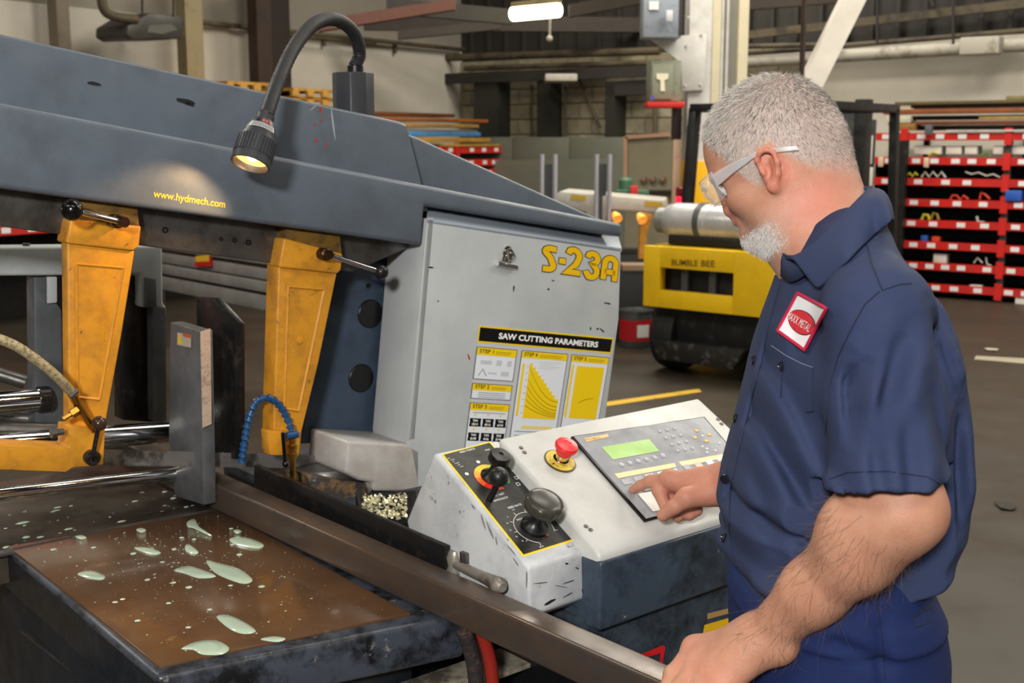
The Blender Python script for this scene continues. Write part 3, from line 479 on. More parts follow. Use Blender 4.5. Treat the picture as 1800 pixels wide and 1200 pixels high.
# long steel bars stacked on a stand behind the saw
bd = V((-.66, .75, 0)).normalized(); bn = V((-.75, -.66, 0)).normalized(); BO = aty(500, 500, 7.4); BO.z = 0; BPl = (BO, bn); bs_ = -bd * .6
def bz(y): return onp(480, y, BPl).z
for i, (y0, y1, w) in enumerate(((549, 522, .16), (516, 497, .2), (494, 474, .14), (466, 452, .2), (446, 437, .12))):
    a = BO + bs_ + bn * (.015 * (i % 2)); z0, z1 = bz(y0), bz(y1); b = B(); b.prism([a + Z * z0, a + bd * 3.4 + Z * z0, a + bd * 3.4 + Z * z1, a + Z * z1], bn * -w)
    tag(add('steel_bar', b, mat('bar_steel', (150, 150, 148), .5, metal=.2, wear=(118, 116, 114), wear_amt=.5, wear_scale=5, wear_soft=.2), None, .006), ('bottom', 'second from bottom', 'middle', 'second from top', 'topmost')[i] + ' long grey steel bar in the stack behind the guide arms', 'steel bar', 'long steel bars stacked on a stand')
q = thing('bar_stand', 'dark steel stand carrying the stack of long grey bars', 'stand', BO + bd * 1)
for t in (.1, 2.4):
    for zz0, zz1, dpt in ((0, bz(549), .3), (bz(522), bz(516), .22), (bz(497), bz(494), .22), (bz(474), bz(466), .22), (bz(452), bz(446), .2)):
        b = B(); p = BO + bd * t - bn * .03; b.prism([p + Z * zz0, p + bd * .07 + Z * zz0, p + bd * .07 + Z * zz1, p + Z * zz1], bn * -dpt); add('spacer' if zz0 else 'stand_leg', b, M_brownst, q)
pl = (BO + bn * .02, bn); b = B(); b.prism([onp(x, y, pl) for x, y in ((343, 451), (369, 449), (370, 468), (342, 468))], bn * -.016); q = add('bar_tag', b, mat('can_red', (190, 30, 20), .5), None); tag(q, 'small red and yellow tag hanging on the steel bars', 'tag'); b = B(); b.prism([onp(x, y, pl) + bn * .002 for x, y in ((344, 450), (368, 448), (368, 459), (344, 460))], bn * -.002); add('yellow_label', b, flat('can_yellow', (225, 180, 50), .5), q)
# ------------------------------------------------------------------ the band saw
A40 = math.radians(40)
U = V((math.cos(A40), math.sin(A40), 0)); W = V((math.sin(A40), -math.cos(A40), 0)); Z = V((0, 0, 1)); Q0 = V((-.62, 2.35, 0))
def PL(o): return (Q0 + W * o, W)          # vertical planes along the blade
def PU(o): return (Q0 + U * o, -U)         # vertical planes along the feed
def S(u, w, z): return Q0 + U * u + W * w + Z * z
def onpl(pl, pts): return [onp(x, y, pl) for x, y in pts]
saw = thing('band_saw', 'large blue-grey and yellow horizontal band saw with open cutting head and pale control console', 'band saw', S(0, .3, 0))
# --- base and cutting table
tabz = .88
b = B(); b.prism([S(-.36, -.5, 0), S(.02, -.5, 0), S(.02, .69, 0), S(-.36, .69, 0)], Z * .80); add('base', b, mat('base_dark_paint', (30, 36, 44), .4, wear=(20, 22, 26), wear_amt=.5, wear_scale=8, wear_soft=.15), saw, .006)
b = B(); b.prism([S(.205, -.35, 0), S(1.0, -.35, 0), S(1.0, .90, 0), S(.205, .90, 0)], Z * .875); add('console_cabinet', b, M_dblue, saw, .008)
tq = [atz(5, 958, tabz), atz(385, 893, tabz), atz(818, 1077, tabz), atz(275, 1186, tabz)]
b = B(); b.prism([q - Z * .075 for q in tq], Z * .073); add('cutting_table', b, mat('table_block_steel', (60, 66, 76), .38, wear=(18, 18, 21), wear_amt=.58, wear_scale=16, wear_soft=.08, wear2=(120, 118, 112), wear2_amt=.36, wear2_scale=24), saw, .009, 3)
M_brown = mat('wet_brown_steel', (96, 70, 49), .2, wear=(72, 48, 30), wear_amt=.5, wear_scale=7, wear_soft=.25, spec=.5, coat=.3, rough_var=.05, bump=.05, bump_scale=25, wear2=(122, 92, 64), wear2_amt=.3, wear2_scale=14)
ti = [atz(14, 961, tabz), atz(388, 898, tabz), atz(722, 1079, tabz), atz(280, 1172, tabz)]
b = B(); b.prism([q - Z * .004 for q in ti], Z * .006); add('wear_plate', b, M_brown, saw, .0015, label='brown wet wear plate')
rq = [S(-1.2, -.012, .876), S(.03, -.012, .876), S(.03, -.50, .876), S(-1.2, -.50, .876)]
b = B(); b.prism([q - Z * .06 for q in rq], Z * .06); add('vise_bed', b, mat('wet_dark_bed', (52, 46, 42), .3, metal=.2, coat=.25, wear=(96, 88, 78), wear_amt=.45, wear_scale=9, wear_soft=.2, rough_var=.06), saw, .003)
b = B(); b.prism([S(-.6, -.012, .874), S(.02, -.012, .874), S(.02, .006, .874), S(-.6, .006, .874)], Z * .008); add('bed_edge_strip', b, M_steel, saw, .002)
b = B(); b.prism([S(.0, .0, .80), S(.11, .0, .80), S(.11, .72, .80), S(.0, .72, .80)], Z * .07); add('chip_channel', b, M_dsteel, saw)
b = B(); b.prism([S(.0, .62, 0), S(.22, .62, 0), S(.22, .62, .80), S(.0, .62, .80)], W * -.02); b.prism([S(.195, -.3, 0), S(.195, .89, 0), S(.195, .89, .86), S(.195, -.3, .86)], U * .008); add('gap_shade_sheet', b, M_black, saw)  # black sheets added for the shade in the void below the tube
b = B(); b.prism([S(-.14, .70, .755), S(.3, .70, .755), S(.3, .78, .755), S(-.14, .78, .755)], Z * .008)
b.prism([S(-.40, .78, .735), S(.12, .78, .745), S(.12, .79, .745), S(-.40, .79, .735)], Z * .012); add('drip_tray', b, mat('tray_cream', (150, 142, 126), .5, wear=(80, 74, 66), wear_amt=.5), saw, .001)
b = B(); sd_ = (tq[0] - tq[1]).normalized(); b.prism([tq[0] - Z * .077 + sd_ * .002, tq[3] - Z * .077 + sd_ * .002, tq[3] - Z * .010 + sd_ * .002, tq[0] - Z * .010 + sd_ * .002], -sd_ * .003); add('table_side', b, mat('dark_table_side', (22, 24, 28), .3, wear=(38, 42, 50), wear_amt=.4, wear_scale=14, wear_soft=.1), saw)  # thin overlay, darker than the table block, on its left face
# side chute lip lower left of the table
b = B(); p0, p1 = atz(36, 1112, .70), atz(165, 1215, .70); d = (p1 - p0).normalized()
b.prism([p0, p1, p1 + U * .035, p0 + U * .035], Z * .006); add('chute_lip', b, M_steel, saw, .002)
b = B(); b.prism([p0 - Z * .3 - U * .3, p0 - Z * .3 + U * .05 + d * .3, p0 + U * .05 + d * .3 - Z * .02, p0 - U * .3 - Z * .02], W * .01); add('chute_panel', b, M_dblue, saw, .002)
# --- cutting head
PH = PL(.14)
b = B(); b.prism(onpl(PH, [(-600, 62), (1095, 393), (1095, 417), (748, 361), (741, 431), (-600, 250)]), W * -.26); head = add('head_beam', b, M_blue, saw, .010, 3)
b = B(); b.prism(onpl(PL(.095), [(-600, -72), (700, 213), (716, 219), (748, 345), (-600, 120)]), W * -.2); add('upper_beam', b, M_blue, saw, .006, 3)
b = B(); b.prism(onpl(PL(.06), [(690, 226), (733, 241), (1022, 371), (1094, 400), (1000, 420), (720, 350)]), W * -.16); add('wheel_cover', b, M_blue, saw, .006, 3)
ex = (onp(395, 350, PH) - onp(270, 332, PH)).normalized()
text_mesh('web_address', 'www.hydmech.com', onp(269, 346, PH), onp(395, 365, PH) - onp(269, 346, PH), Z, flat('decal_yellow', (250, 190, 20), .5), saw, bold=.006, width=(onp(395, 364, PH) - onp(269, 345, PH)).length, height=.013, lift=.0008)
# smudges and red spatters on the head
def blob(name, pl, cx, cy, rx, ry, m, par, n=10, seed=1, lift=.0006, rot=0):
    r = random.Random(seed); pts = []
    for i in range(n):
        t = 2 * math.pi * i / n; k = .7 + .5 * r.random(); x, y = rx * k * math.cos(t), ry * k * math.sin(t)
        pts.append((cx + x * math.cos(rot) - y * math.sin(rot), cy + x * math.sin(rot) + y * math.cos(rot)))
    q = onpl(pl, pts); b = B(); b.prism([p + pl[1] * lift for p in q], pl[1] * -lift * .8); return add(name, b, m, par, smooth=0)
M_smudge = flat('grease_smudge', (30, 32, 36), .5); M_red = flat('red_paint_spot', (190, 30, 30), .5); M_scr = flat('pale_scratch', (150, 156, 162), .5)
P95 = PL(.095)
for i, (x, y, rx, ry, r) in enumerate([(325, 178, 17, 5, .2), (166, 147, 14, 3.5, .1), (333, 183, 8, 4, .3)]): blob('grease_mark', P95, x, y, rx, ry, M_smudge, saw, seed=i, rot=r)
for i, (x, y, rx, ry) in enumerate([(563, 193, 1.3, 7), (554, 219, 2, 1.6), (555, 246, 2.2, 3), (574, 254, 2, 2.5), (564, 212, 1, 4)]): blob('paint_spot', P95, x, y, rx, ry, M_red, saw, seed=i)
blob('scratch', P95, 586, 222, 2, 30, M_scr, saw, seed=4, rot=-.12); blob('scratch', P95, 550, 190, 1.2, 9, M_scr, saw, seed=4, rot=.9)
# --- wheel housing, door and blade guard
b = B(); b.prism(onpl(PL(-.03), [(590, 405), (720, 430), (715, 772), (530, 780), (556, 620)]), W * -.05)
hous = add('back_plate', b, mat('back_plate_paint', (58, 72, 90), .4, wear=(40, 48, 58), wear_amt=.4, wear_scale=10, wear_soft=.15), saw, .004)
for x, y in ((650, 551), (634, 664)):
    b = B(); b.lathe(onp(x, y, PL(-.03)), W, [(.032, -.01), (.032, .003), (.030, .005), (.0, .005)], 28, False); add('hole_plug', b, M_black, saw)
b = B(); b.lathe(onp(647, 502, PL(-.03)), W, [(.006, -.01), (.006, .002), (0, .002)], 12, False); add('bolt_hole', b, M_black, saw)
PD = PL(.125)
dt = [(750, 383), (1093, 435), (1089, 560), (1064, 745), (1048, 850), (735, 866), (716, 775)]
front = onpl(PD, dt)
b = B(); b.prism(front, W * -.14)
door = add('wheel_door', b, M_door, saw, .006, 3)
# folded top edge above the door, tucked under the beam lip
t0 = onpl(PD, [(750, 384), (1093, 436)]); t1 = onpl(PL(.05), [(752, 357), (1086, 412)])
b = B(); b.prism([t0[0], t0[1], t1[1], t1[0]], Z * -.01); add('door_flange', b, mat('flange_paint', (160, 170, 182), .4), saw, .001)
# sloping side return on the left of the door
f0, f1 = onpl(PD, [(750, 383), (716, 775)]); g0, g1 = onpl(PL(-.028), [(703, 425), (659, 757)])
b = B(); b.prism([f0, f1, g1, g0], U * .02); add('door_return', b, M_door, saw, .002)
# blade guard box at the lower left of the door
gp = onpl(PD, [(612, 775), (722, 780), (740, 790), (740, 864), (657, 864), (655, 848), (632, 845), (607, 832)])
b = B(); b.prism(gp, W * -.155); guard = add('blade_guard', b, mat('guard_paint', (182, 180, 178), .45, wear=(150, 138, 128), wear_amt=.5, wear_scale=10, wear_soft=.2, wear2=(90, 88, 86), wear2_amt=.25, wear2_scale=24), saw, .008, 3)
# grimy lower wheel hub seen below the guard
b = B(); b.lathe(onp(575, 838, PL(.02)), Z, [(.075, -.03), (.075, .02), (.07, .03), (.03, .032), (0, .032)], 28, False); add('guide_hub', b, M_steel, saw)
b = B(); b.prism(onpl(PL(.10), [(540, 835), (655, 850), (655, 868), (745, 866), (748, 900), (560, 905)]), W * -.18); add('lower_housing', b, mat('chip_crusted_steel', (62, 58, 54), .5, wear=(140, 108, 72), wear_amt=.45, wear_scale=34, wear_soft=.1, wear2=(150, 165, 165), wear2_amt=.36, wear2_scale=26, bump=.8, bump_scale=70), saw, .004)
# --- printed decals on the door
M_dy = flat('label_yellow', (245, 208, 20), .4); M_dk = flat('label_black', (10, 10, 10), .4); M_dw = flat('label_white', (228, 232, 240), .35); M_dg = flat('label_grey', (150, 153, 158), .4); M_line = flat('label_olive', (165, 140, 12), .4)
def decal(name, pts, m, par, lift, pl=PD, label=None):
    q = onpl(pl, pts); b = B(); b.prism([p + pl[1] * lift for p in q], pl[1] * -.0003); return add(name, b, m, par, smooth=0, label=label)
# unit square -> decal sheet (bilinear in the sheet's own plane)
_c = [onp(x, y, PD) for x, y in ((842, 572), (1078, 594), (1043, 800), (815, 792))]
def DS(s, t): return (_c[0] * (1 - s) + _c[1] * s) * (1 - t) + (_c[3] * (1 - s) + _c[2] * s) * t
def dq(name, s0, t0, s1, t1, m, par, lift):
    b = B(); b.prism([DS(s, t) + W * lift for s, t in ((s0, t0), (s1, t0), (s1, t1), (s0, t1))], W * -.0002); return add(name, b, m, par, smooth=0)
def dpoly(name, pts, m, par, lift):
    b = B(); b.prism([DS(s, t) + W * lift for s, t in pts], W * -.0002); return add(name, b, m, par, smooth=0)
def dtext(name, s, s0, t1, ws, hs, m, par, lift, bold=0.0):
    o = DS(s0, t1); return text_mesh(name, s, o, DS(s0 + .01, t1) - o, DS(s0, t1 - .01) - o, m, par, bold, (DS(s0 + ws, t1) - o).length, (DS(s0, t1 - hs) - o).length, lift)
chart = dq('cutting_chart', 0, 0, 1.0, 1.0, flat('chart_grey', (196, 198, 202), .4), saw, .0006); chart['label'] = 'printed cutting parameter chart'
dq('title_bar_border', 0.0, 0.0, 1.0, .132, M_dy, chart, .0010); dq('title_bar', .008, .012, .992, .12, M_dk, chart, .0013)
dtext('title_lettering', 'SAW CUTTING PARAMETERS', .14, .088, .745, .047, flat('letter_white', (245, 245, 245), .4), chart, .0014, .035)
def panel(s0, t0, s1, t1, head, title):
    dq('chart_panel_border', s0, t0, s1, t1, flat('panel_border', (90, 92, 90), .4), chart, .0010)
    dq('chart_panel', s0 + .006, t0 + .006, s1 - .006, t1 - .006, M_dw, chart, .0013)
    dq('panel_heading', s0 + .006, t0 + .006, s1 - .006, t0 + head, M_dy, chart, .0016)
    dtext('heading_lettering', title, s0 + .022, t0 + head * .72, .098, .03, flat('letter_olive', (70, 66, 20), .4), chart, .0018, .02)
    dq('fine_print', s0 + .135, t0 + head * .45, s1 - .04, t0 + head * .53, M_line, chart, .0018)
    dq('fine_print', s0 + .135, t0 + head * .68, s1 - .05, t0 + head * .76, M_line, chart, .0018)
panel(.0, .165, .285, .425, .065, 'STEP 1'); panel(.0, .455, .285, .58, .055, 'STEP 2'); panel(.0, .61, .285, .995, .06, 'STEP 3')
panel(.315, .165, .665, .995, .06, 'STEP 4'); panel(.69, .165, .995, .995, .06, 'STEP 5')
for (a0, b0, a1, b1) in ((.04, .27, .115, .30), (.15, .262, .185, .305), (.225, .262, .255, .305), (.10, .362, .16, .375), (.19, .35, .245, .385)): dq('diagram_shape', a0, b0, a1, b1, flat('diagram_grey', (196, 200, 206), .4), chart, .0016)
dpoly('diagram_angle', [(.03, .395), (.06, .335), (.092, .392), (.086, .394), (.06, .347), (.036, .396)], M_dg, chart, .0016)
for k in range(3): dq('fine_print', .05, .525 + k * .017, .24, .531 + k * .017, M_dg, chart, .0016)
dq('fine_print', .03, .685, .26, .692, M_dg, chart, .0016)
for r, (ty, labs) in enumerate(((.735, ('10/14', '8/12', '6/10')), (.85, ('5/8', '4/6', '3/4')))):
    for c in range(3):
        s0 = .013 + c * .09
        dpoly('tooth_marker', [(s0 + .025, ty - .035), (s0 + .045, ty - .035), (s0 + .035, ty - .015)], M_dy, chart, .0016)
        dpoly('pitch_box', [(s0, ty), (s0 + .08, ty), (s0 + .078, ty + .03), (s0 + .082, ty + .066), (s0, ty + .066), (s0 + .003, ty + .03)], M_dk, chart, .0016)
        dtext('pitch_lettering', 'TPI', s0 + .02, ty + .028, .036, .017, flat('letter_white', 0), chart, .0018, .03); dtext('pitch_lettering', labs[c], s0 + .018, ty + .056, .042, .018, flat('letter_white', 0), chart, .0018, .03)
dq('axis_strip', .335, .27, .352, .70, M_dy, chart, .0016); dq('axis_strip', .705, .25, .722, .69, M_dy, chart, .0016)
st = [(.388, .265)]
for k in range(9): st += [(.408 + .025 * k, .265 + .031 * k), (.408 + .025 * k, .265 + .031 * (k + 1))]
st += [(.640, .544), (.640, .715), (.388, .715)]
dpoly('stepped_chart', st, M_dy, chart, .0016)
for k, (d0, d1) in enumerate(((.03, .30), (.13, .34), (.19, .37), (.24, .395), (.29, .41), (.34, .425))):
    pts = []
    for i in range(9):
        x = i / 8; y = .265 + d0 + (d1 - d0) * (1 - (1 - x) ** 2.0); pts.append((.39 + .247 * x, y))
    dpoly('chart_curve', pts + [(s, t + .006) for s, t in pts[::-1]], M_line, chart, .0018)
dq('solid_chart', .745, .255, .965, .695, M_dy, chart, .0016)
dpoly('chart_curve', [(.80, .56), (.85, .53), (.92, .515), (.92, .52), (.85, .537), (.80, .567)], M_line, chart, .0018)
dq('strip_label', .39, .775, .62, .80, flat('strip_yellow', (240, 214, 120), .4), chart, .0016)
for k in range(4): dq('fine_print', .345, .82 + .035 * k, .62 - .05 * (k % 2), .828 + .035 * k, M_dg, chart, .0016)
for k in range(4): dq('fine_print', .46, .245 + .018 * k, .62 - .05 * (k % 2), .249 + .018 * k, flat('diagram_grey', 0), chart, .0016)
for k in range(8): dq('axis_tick', .37, .29 + .054 * k, .38, .296 + .054 * k, M_dg, chart, .0016)
dpoly('small_stepped_chart', [(.73, .775), (.745, .775), (.745, .81), (.76, .81), (.76, .84), (.775, .84), (.775, .87), (.73, .87)], M_dy, chart, .0016)
dq('maker_badge', .84, .80, .945, .85, flat('badge_yellow', (226, 180, 10), .4), chart, .0016)
dtext('badge_lettering', 'HYD·MECH', .852, .838, .08, .022, M_dk, chart, .0018, .02)
# model number: thick outlined strokes
def strokes(name, polys, width, m, lift, par, org, ex, ey, label=None):
    b = B()
    for pl_ in polys:
        pts = [V((x, y, 0)) for x, y in pl_]; n = len(pts); L_, R_ = [], []
        for i in range(n):
            d = (pts[min(i + 1, n - 1)] - pts[max(i - 1, 0)]).normalized(); k = 1.0
            if 0 < i < n - 1:
                d0 = (pts[i] - pts[i - 1]).normalized(); k = 1 / max(.5, abs(d0.dot(d)))
            nn = V((-d.y, d.x, 0)) * (width / 2 * k); e = d * (width_cap(width) if i in (0, n - 1) else 0) * (-1 if i == 0 else 1)
            L_.append(pts[i] + nn + e); R_.append(pts[i] - nn + e)
        for i in range(n - 1):
            q = [L_[i], L_[i + 1], R_[i + 1], R_[i]]; nz = ex.cross(ey).normalized()
            b.prism([org + ex * p.x + ey * p.y + nz * lift for p in q], nz * -.0003)
    return add(name, b, m, par, smooth=0, label=label)
CAP = [0]
def width_cap(w): return CAP[0]
def arc(cx, cy, rx, ry, a0, a1, n=7): return [(cx + rx * math.cos(math.radians(a0 + (a1 - a0) * i / n)), cy + ry * math.sin(math.radians(a0 + (a1 - a0) * i / n))) for i in range(n + 1)]
mo = onp(951, 476, PD); mex = (onp(1083, 496, PD) - mo); mex = mex / 132.0; mey = (onp(955, 431, PD) - mo) / 45.0
# glyph skeletons in photograph pixels relative to the S's foot
G = [[(2, 5), (9, 5)] + arc(11, 12, 8, 7, -80, 35, 4) + [(13, 26)] + arc(12, 36, 8, 5.5, 200, 95, 4) + [(22, 41)],
     [(28, 23), (39, 23)],
     [(43, 38)] + arc(51, 35, 11, 11, 120, -25, 7) + [(57, 20), (42, 6), (66, 6)],
     [(77, 37)] + arc(85, 36, 9.5, 9, 130, -50, 6) + [(84, 25), (88, 24)] + arc(85, 13, 10, 11, 60, -110, 7) + [(76, 10), (75, 13)],
     [(107, 2), (108, 30)] + arc(118, 33, 10, 9, 170, 10, 6) + [(128, 30), (128, 1)], [(108, 17), (128, 16)]]
CAP[0] = 1.0; strokes('model_number_outline', G, 12.6, M_dk, .0008, saw, mo, mex, mey)
CAP[0] = 0.0; strokes('model_number', G, 9.8, flat('number_yellow', (240, 190, 10), .4), .0013, saw, mo, mex, mey, label='yellow model number')
# small marks on the door
for i, (x, y, rx, ry, r) in enumerate([(903, 507, 1.3, 6, .1), (1068, 533, 6, 1.5, .2), (1058, 580, 6, 1.2, .7), (1050, 578, 2, 2, 0), (1038, 577, 1.5, 3, 0), (972, 493, 3, 1, .2), (757, 470, 5, 1.5, .1), (1046, 700, 7, 1.2, -.4), (980, 676, 4, 1.4, 1.2), (964, 508, 2, 2, 0), (770, 529, 1.5, 1.5, 0)]): blob('scuff', PD, x, y, rx, ry, M_smudge, door, seed=i + 9, rot=r)
blob('paint_spot', PD, 824, 627, 1.6, 6, M_red, door, seed=3, rot=-.3)
# --- guide rail and guide arms
b = B(); b.prism(onpl(PL(.07), [(-560, 250), (760, 418), (620, 478), (480, 463), (287, 437), (100, 411), (-560, 325)]), W * -.07); add('guide_rail', b, M_steel, saw, .004)
for i, (x, y, r) in enumerate([(388, 420, .004), (412, 422, .005), (436, 426, .006), (290, 404, .006)]):
    b = B(); b.lathe(onp(x, y, PL(.07)), W, [(r, -.003), (r, .002), (r * .5, .002), (r * .4, -.001)], 12); add('rail_bolt', b, M_dsteel, saw)
PA = PL(.10); PA2 = PL(.108)
def guide_arm(body, clamp, cap, panel, th):
    b = B(); b.prism(onpl(PA, body), W * -th); arm = add('guide_arm', b, M_yel, saw, .004, 3, label='yellow cast guide arm')
    b = B(); b.prism(onpl(PA2, clamp), W * -.05); add('clamp_block', b, M_yel, arm, .004, 3)
    b = B(); b.prism(onpl(PL(.106), cap), W * -.045); add('shaded_clamp_top', b, M_shade_yel, arm, .003)
    # raised rim around a sunken panel
    q = onpl(PA, panel); c = sum(q, V((0, 0, 0))) / len(q)
    for i in range(len(q)):
        a, d = q[i], q[(i + 1) % len(q)]; t = (d - a).normalized(); nrm = W.cross(t).normalized()
        b = B(); b.loft([[a + nrm * .004 + W * -.001, a + W * .003, a - nrm * .004 + W * -.001], [d + nrm * .004 + W * -.001, d + W * .003, d - nrm * .004 + W * -.001]]); add('panel_rim', b, M_yel, arm)
    return arm
arm1 = guide_arm([(118, 424), (238, 440), (214, 590), (186, 745), (182, 817), (121, 822), (121, 745)], [(124, 384), (249, 397), (245, 434), (234, 441), (118, 428), (117, 424)], [(130, 340), (241, 355), (246, 398), (126, 386)], [(135, 464), (217, 471), (175, 702), (137, 698)], .03)
b = B(); b.prism(onpl(PL(.068), [(118, 424), (238, 440), (214, 590), (186, 745), (182, 815), (121, 820), (121, 745)]), W * -.03); add('arm_back_plate', b, M_dsteel, arm1, .002)
arm2 = guide_arm([(490, 466), (593, 480), (560, 640), (531, 758), (528, 800), (480, 797), (481, 757)], [(500, 418), (603, 446), (600, 474), (594, 481), (491, 470), (492, 462)], [(505, 396), (598, 408), (602, 448), (501, 424)], [(507, 504), (570, 509), (525, 722), (500, 718)], .05)
b = B(); b.prism(onpl(PL(.125), [(-300, 768), (122, 786), (122, 750), (186, 752), (182, 817), (128, 822), (116, 830), (-300, 815)]), W * -.06); add('blade_guide_bracket', b, M_yel, saw, .003, label='yellow horizontal guide bracket')
b = B(); b.prism(onpl(PL(.115), [(470, 757), (529, 758), (526, 802), (475, 800)]), W * -.03); add('blade_guide_block', b, M_yel, saw, .003)
b = B(); b.lathe(onp(527, 598, PA), W, [(.0075, -.002), (.0075, .0025), (.006, .003), (0, .003)], 18, False); add('arm_boss', b, M_yel, arm2)
def clamp_lever(par, base, tipball, r_ball, blen, ballm):
    b = B(); b.lathe(base, W, [(.0125, -.01), (.0125, .02), (.0095, .022), (.0095, blen), (.0085, blen + .002), (0, blen + .002)], 20, False); piv = add('lever_hub', b, mat('dark_bronze', (66, 46, 34), .35, metal=.8), par)
    s = base + W * (blen * .7); b = B(); b.tube([s, tipball], .0055, 12); add('lever_rod', b, M_chrome, piv)
    b = B(); b.ball(tipball, r_ball, 20); add('lever_ball', b, ballm, piv); return piv
b0 = onp(200, 388, PL(.11)); clamp_lever(arm1, b0, onp(127, 369, PL(.17)), .0185, .05, M_blackg)
b1 = onp(566, 446, PL(.11)); clamp_lever(arm2, b1, onp(670, 478, PL(.15)), .0155, .03, mat('dark_ball', (44, 42, 42), .25, metal=.5))
q = onp(159, 803, PL(.125)); b = B(); b.lathe(q, W, [(.014, -.005), (.014, .012), (.009, .014), (.009, .02), (.005, .02), (.004, .015), (0, .015)], 20, False); gl = add('lever_hub', b, M_dsteel, arm1)
b = B(); b.tube([q + W * .01, onp(173, 748, PL(.15))], .004, 10); add('lever_rod', b, M_dsteel, gl)
b = B(); b.ball(onp(174, 744, PL(.15)), .0135, 18); add('lever_ball', b, mat('brown_ball', (58, 40, 32), .22), gl)
b = B(); qq = onp(112, 758, PL(.13)); b.lathe(qq, -U, [(.006, 0), (.006, .012), (.01, .013), (.01, .022), (0, .022)], 6, False); add('hex_bolt', b, M_steel, arm1)
# --- blade with teeth
bt = onpl(PL(0), [(150, 789), (640, 802)]); bb = onpl(PL(0), [(150, 818), (640, 826)])
top, bot = [], []; N = 150
for i in range(N):
    for f, dp in ((0, 0), (.15, 0), (.35, .004), (.99, 0)):
        t = (i + f) / N; bot.append(bb[0].lerp(bb[1], t) + Z * dp)
b = B(); r0 = [bt[0].lerp(bt[1], i / (len(bot) - 1)) for i in range(len(bot))]
b.loft([[r0[i], bot[i], bot[i] - W * .0014, r0[i] - W * .0014] for i in range(len(bot))]); add('saw_blade', b, mat('blade_steel', (128, 126, 124), .38, metal=.5, wear=(60, 58, 56), wear_amt=.5), saw, smooth=0)
# --- vise
b = B(); b.prism(onpl(PU(-.025), [(299, 566), (351, 582), (358, 888), (307, 872), (296, 770)]), U * .028); jaw = add('vise_jaw', b, mat('jaw_steel', (128, 132, 138), .38, metal=.55, wear=(88, 86, 84), wear_amt=.5, wear_scale=10, wear_soft=.2), saw, .003)
b = B(); b.prism(onpl((jaw_w := (S(-.025, 0, 0) + W * ((onp(351, 582, PU(-.025)) - Q0).dot(W) + .0008), W)), [(352, 583), (370, 577), (372, 745), (356, 752)]), W * -.0006); add('jaw_end', b, mat('jaw_flame_cut', (176, 156, 138), .7, wear=(128, 112, 100), wear_amt=.5, wear_scale=40, bump=.6, bump_scale=160), jaw)
pj = PU(-.0255)
decal('warning_sticker', [(312, 584), (336, 588), (336, 611), (312, 606)], flat('sticker_pale', (180, 168, 150), .5), jaw, .0006, pj)
decal('warning_triangle', [(316, 586), (321, 605), (312, 603)], flat('sticker_yellow', (225, 190, 20), .5), jaw, .0010, pj); decal('warning_band', [(321, 585), (336, 588), (336, 594), (323, 591)], flat('sticker_orange', (190, 90, 40), .5), jaw, .0010, pj)
b = B(); b.prism(onpl(PU(.055), [(345, 527), (352, 521), (373, 525), (413, 570), (414, 806), (346, 806)]), U * .022); add('fixed_jaw', b, M_dsteel, saw, .002)
b = B(); b.prism([S(-.56, -.14, .925) for k in [0]] + [S(-.56, -.06, .925), S(-.56, -.06, 1.0), S(-.56, -.14, 1.0)], U * .01); 
b = B(); b.tube([onp(-520, 929, PL(-.13)), onp(340, 829, PL(-.10))], .0135, 20); add('guide_rod', b, M_chrome, saw)
c0, c1 = onp(150, 770, PL(-.22)), onp(322, 757, PL(-.22)); dd = (c1 - c0).normalized()
b = B(); b.tube([c0 - dd * .35, c1], .0235, 28); add('vise_rod', b, M_chrome, saw)
b = B(); b.tube([c1 - dd * .02, c1 + dd * .02], .031, 28); add('rod_collar', b, M_dsteel, saw)
c0, c1 = onp(-60, 712, PL(-.34)), onp(66, 702, PL(-.34)); dd = (c1 - c0).normalized()
b = B(); b.tube([c0, c1], .0235, 28); add('vise_rod', b, M_chrome, saw)
b = B(); b.tube([c1, c1 + dd * .022], .0275, 28); add('rod_collar', b, M_dsteel, saw)
M_gr = mat('grey_cast', (96, 100, 104), .45, wear=(58, 60, 62), wear_amt=.5, wear_scale=10, wear_soft=.2)
b = B(); b.prism(onpl(PL(-.35), [(60, 487), (82, 487), (82, 534), (100, 534), (108, 545), (112, 750), (62, 756)]), W * -.05); add('rear_vise_plate', b, M_gr, saw, .003)
b = B(); b.prism(onpl(PL(-.35), [(83, 486), (101, 486), (101, 532), (83, 534)]), W * -.1); add('rear_vise_lug', b, M_door, saw, .003)
b = B(); b.prism(onpl(PL(-.33), [(-120, 436), (286, 432), (287, 532), (293, 540), (293, 560), (270, 540), (247, 540), (247, 482), (-120, 486)]), W * -.09); add('rear_vise_beam', b, mat('beam_cream', (176, 182, 182), .45, wear=(140, 144, 144), wear_amt=.4, wear_scale=9, wear_soft=.2), saw, .006, 3)
b = B(); b.tube([onp(46, 436, PL(-.37)), onp(46, 427, PL(-.37))], .008, 8); add('beam_bolt', b, M_steel, saw)
b = B(); b.prism(onpl(PL(-.33), [(268, 532), (292, 540), (294, 740), (270, 742)]), W * -.10); add('rear_jaw_guide', b, M_gr, saw, .003)
b = B(); b.prism(onpl(PL(-.36), [(216, 488), (247, 484), (247, 540), (268, 540), (270, 742), (216, 738)]), W * -.05); add('rear_jaw', b, M_dsteel, saw, .002)
b = B(); b.prism(onpl(PL(-.345), [(249, 486), (265, 488), (266, 536), (248, 538)]), W * .03); add('jaw_key', b, M_gr, saw, .002)
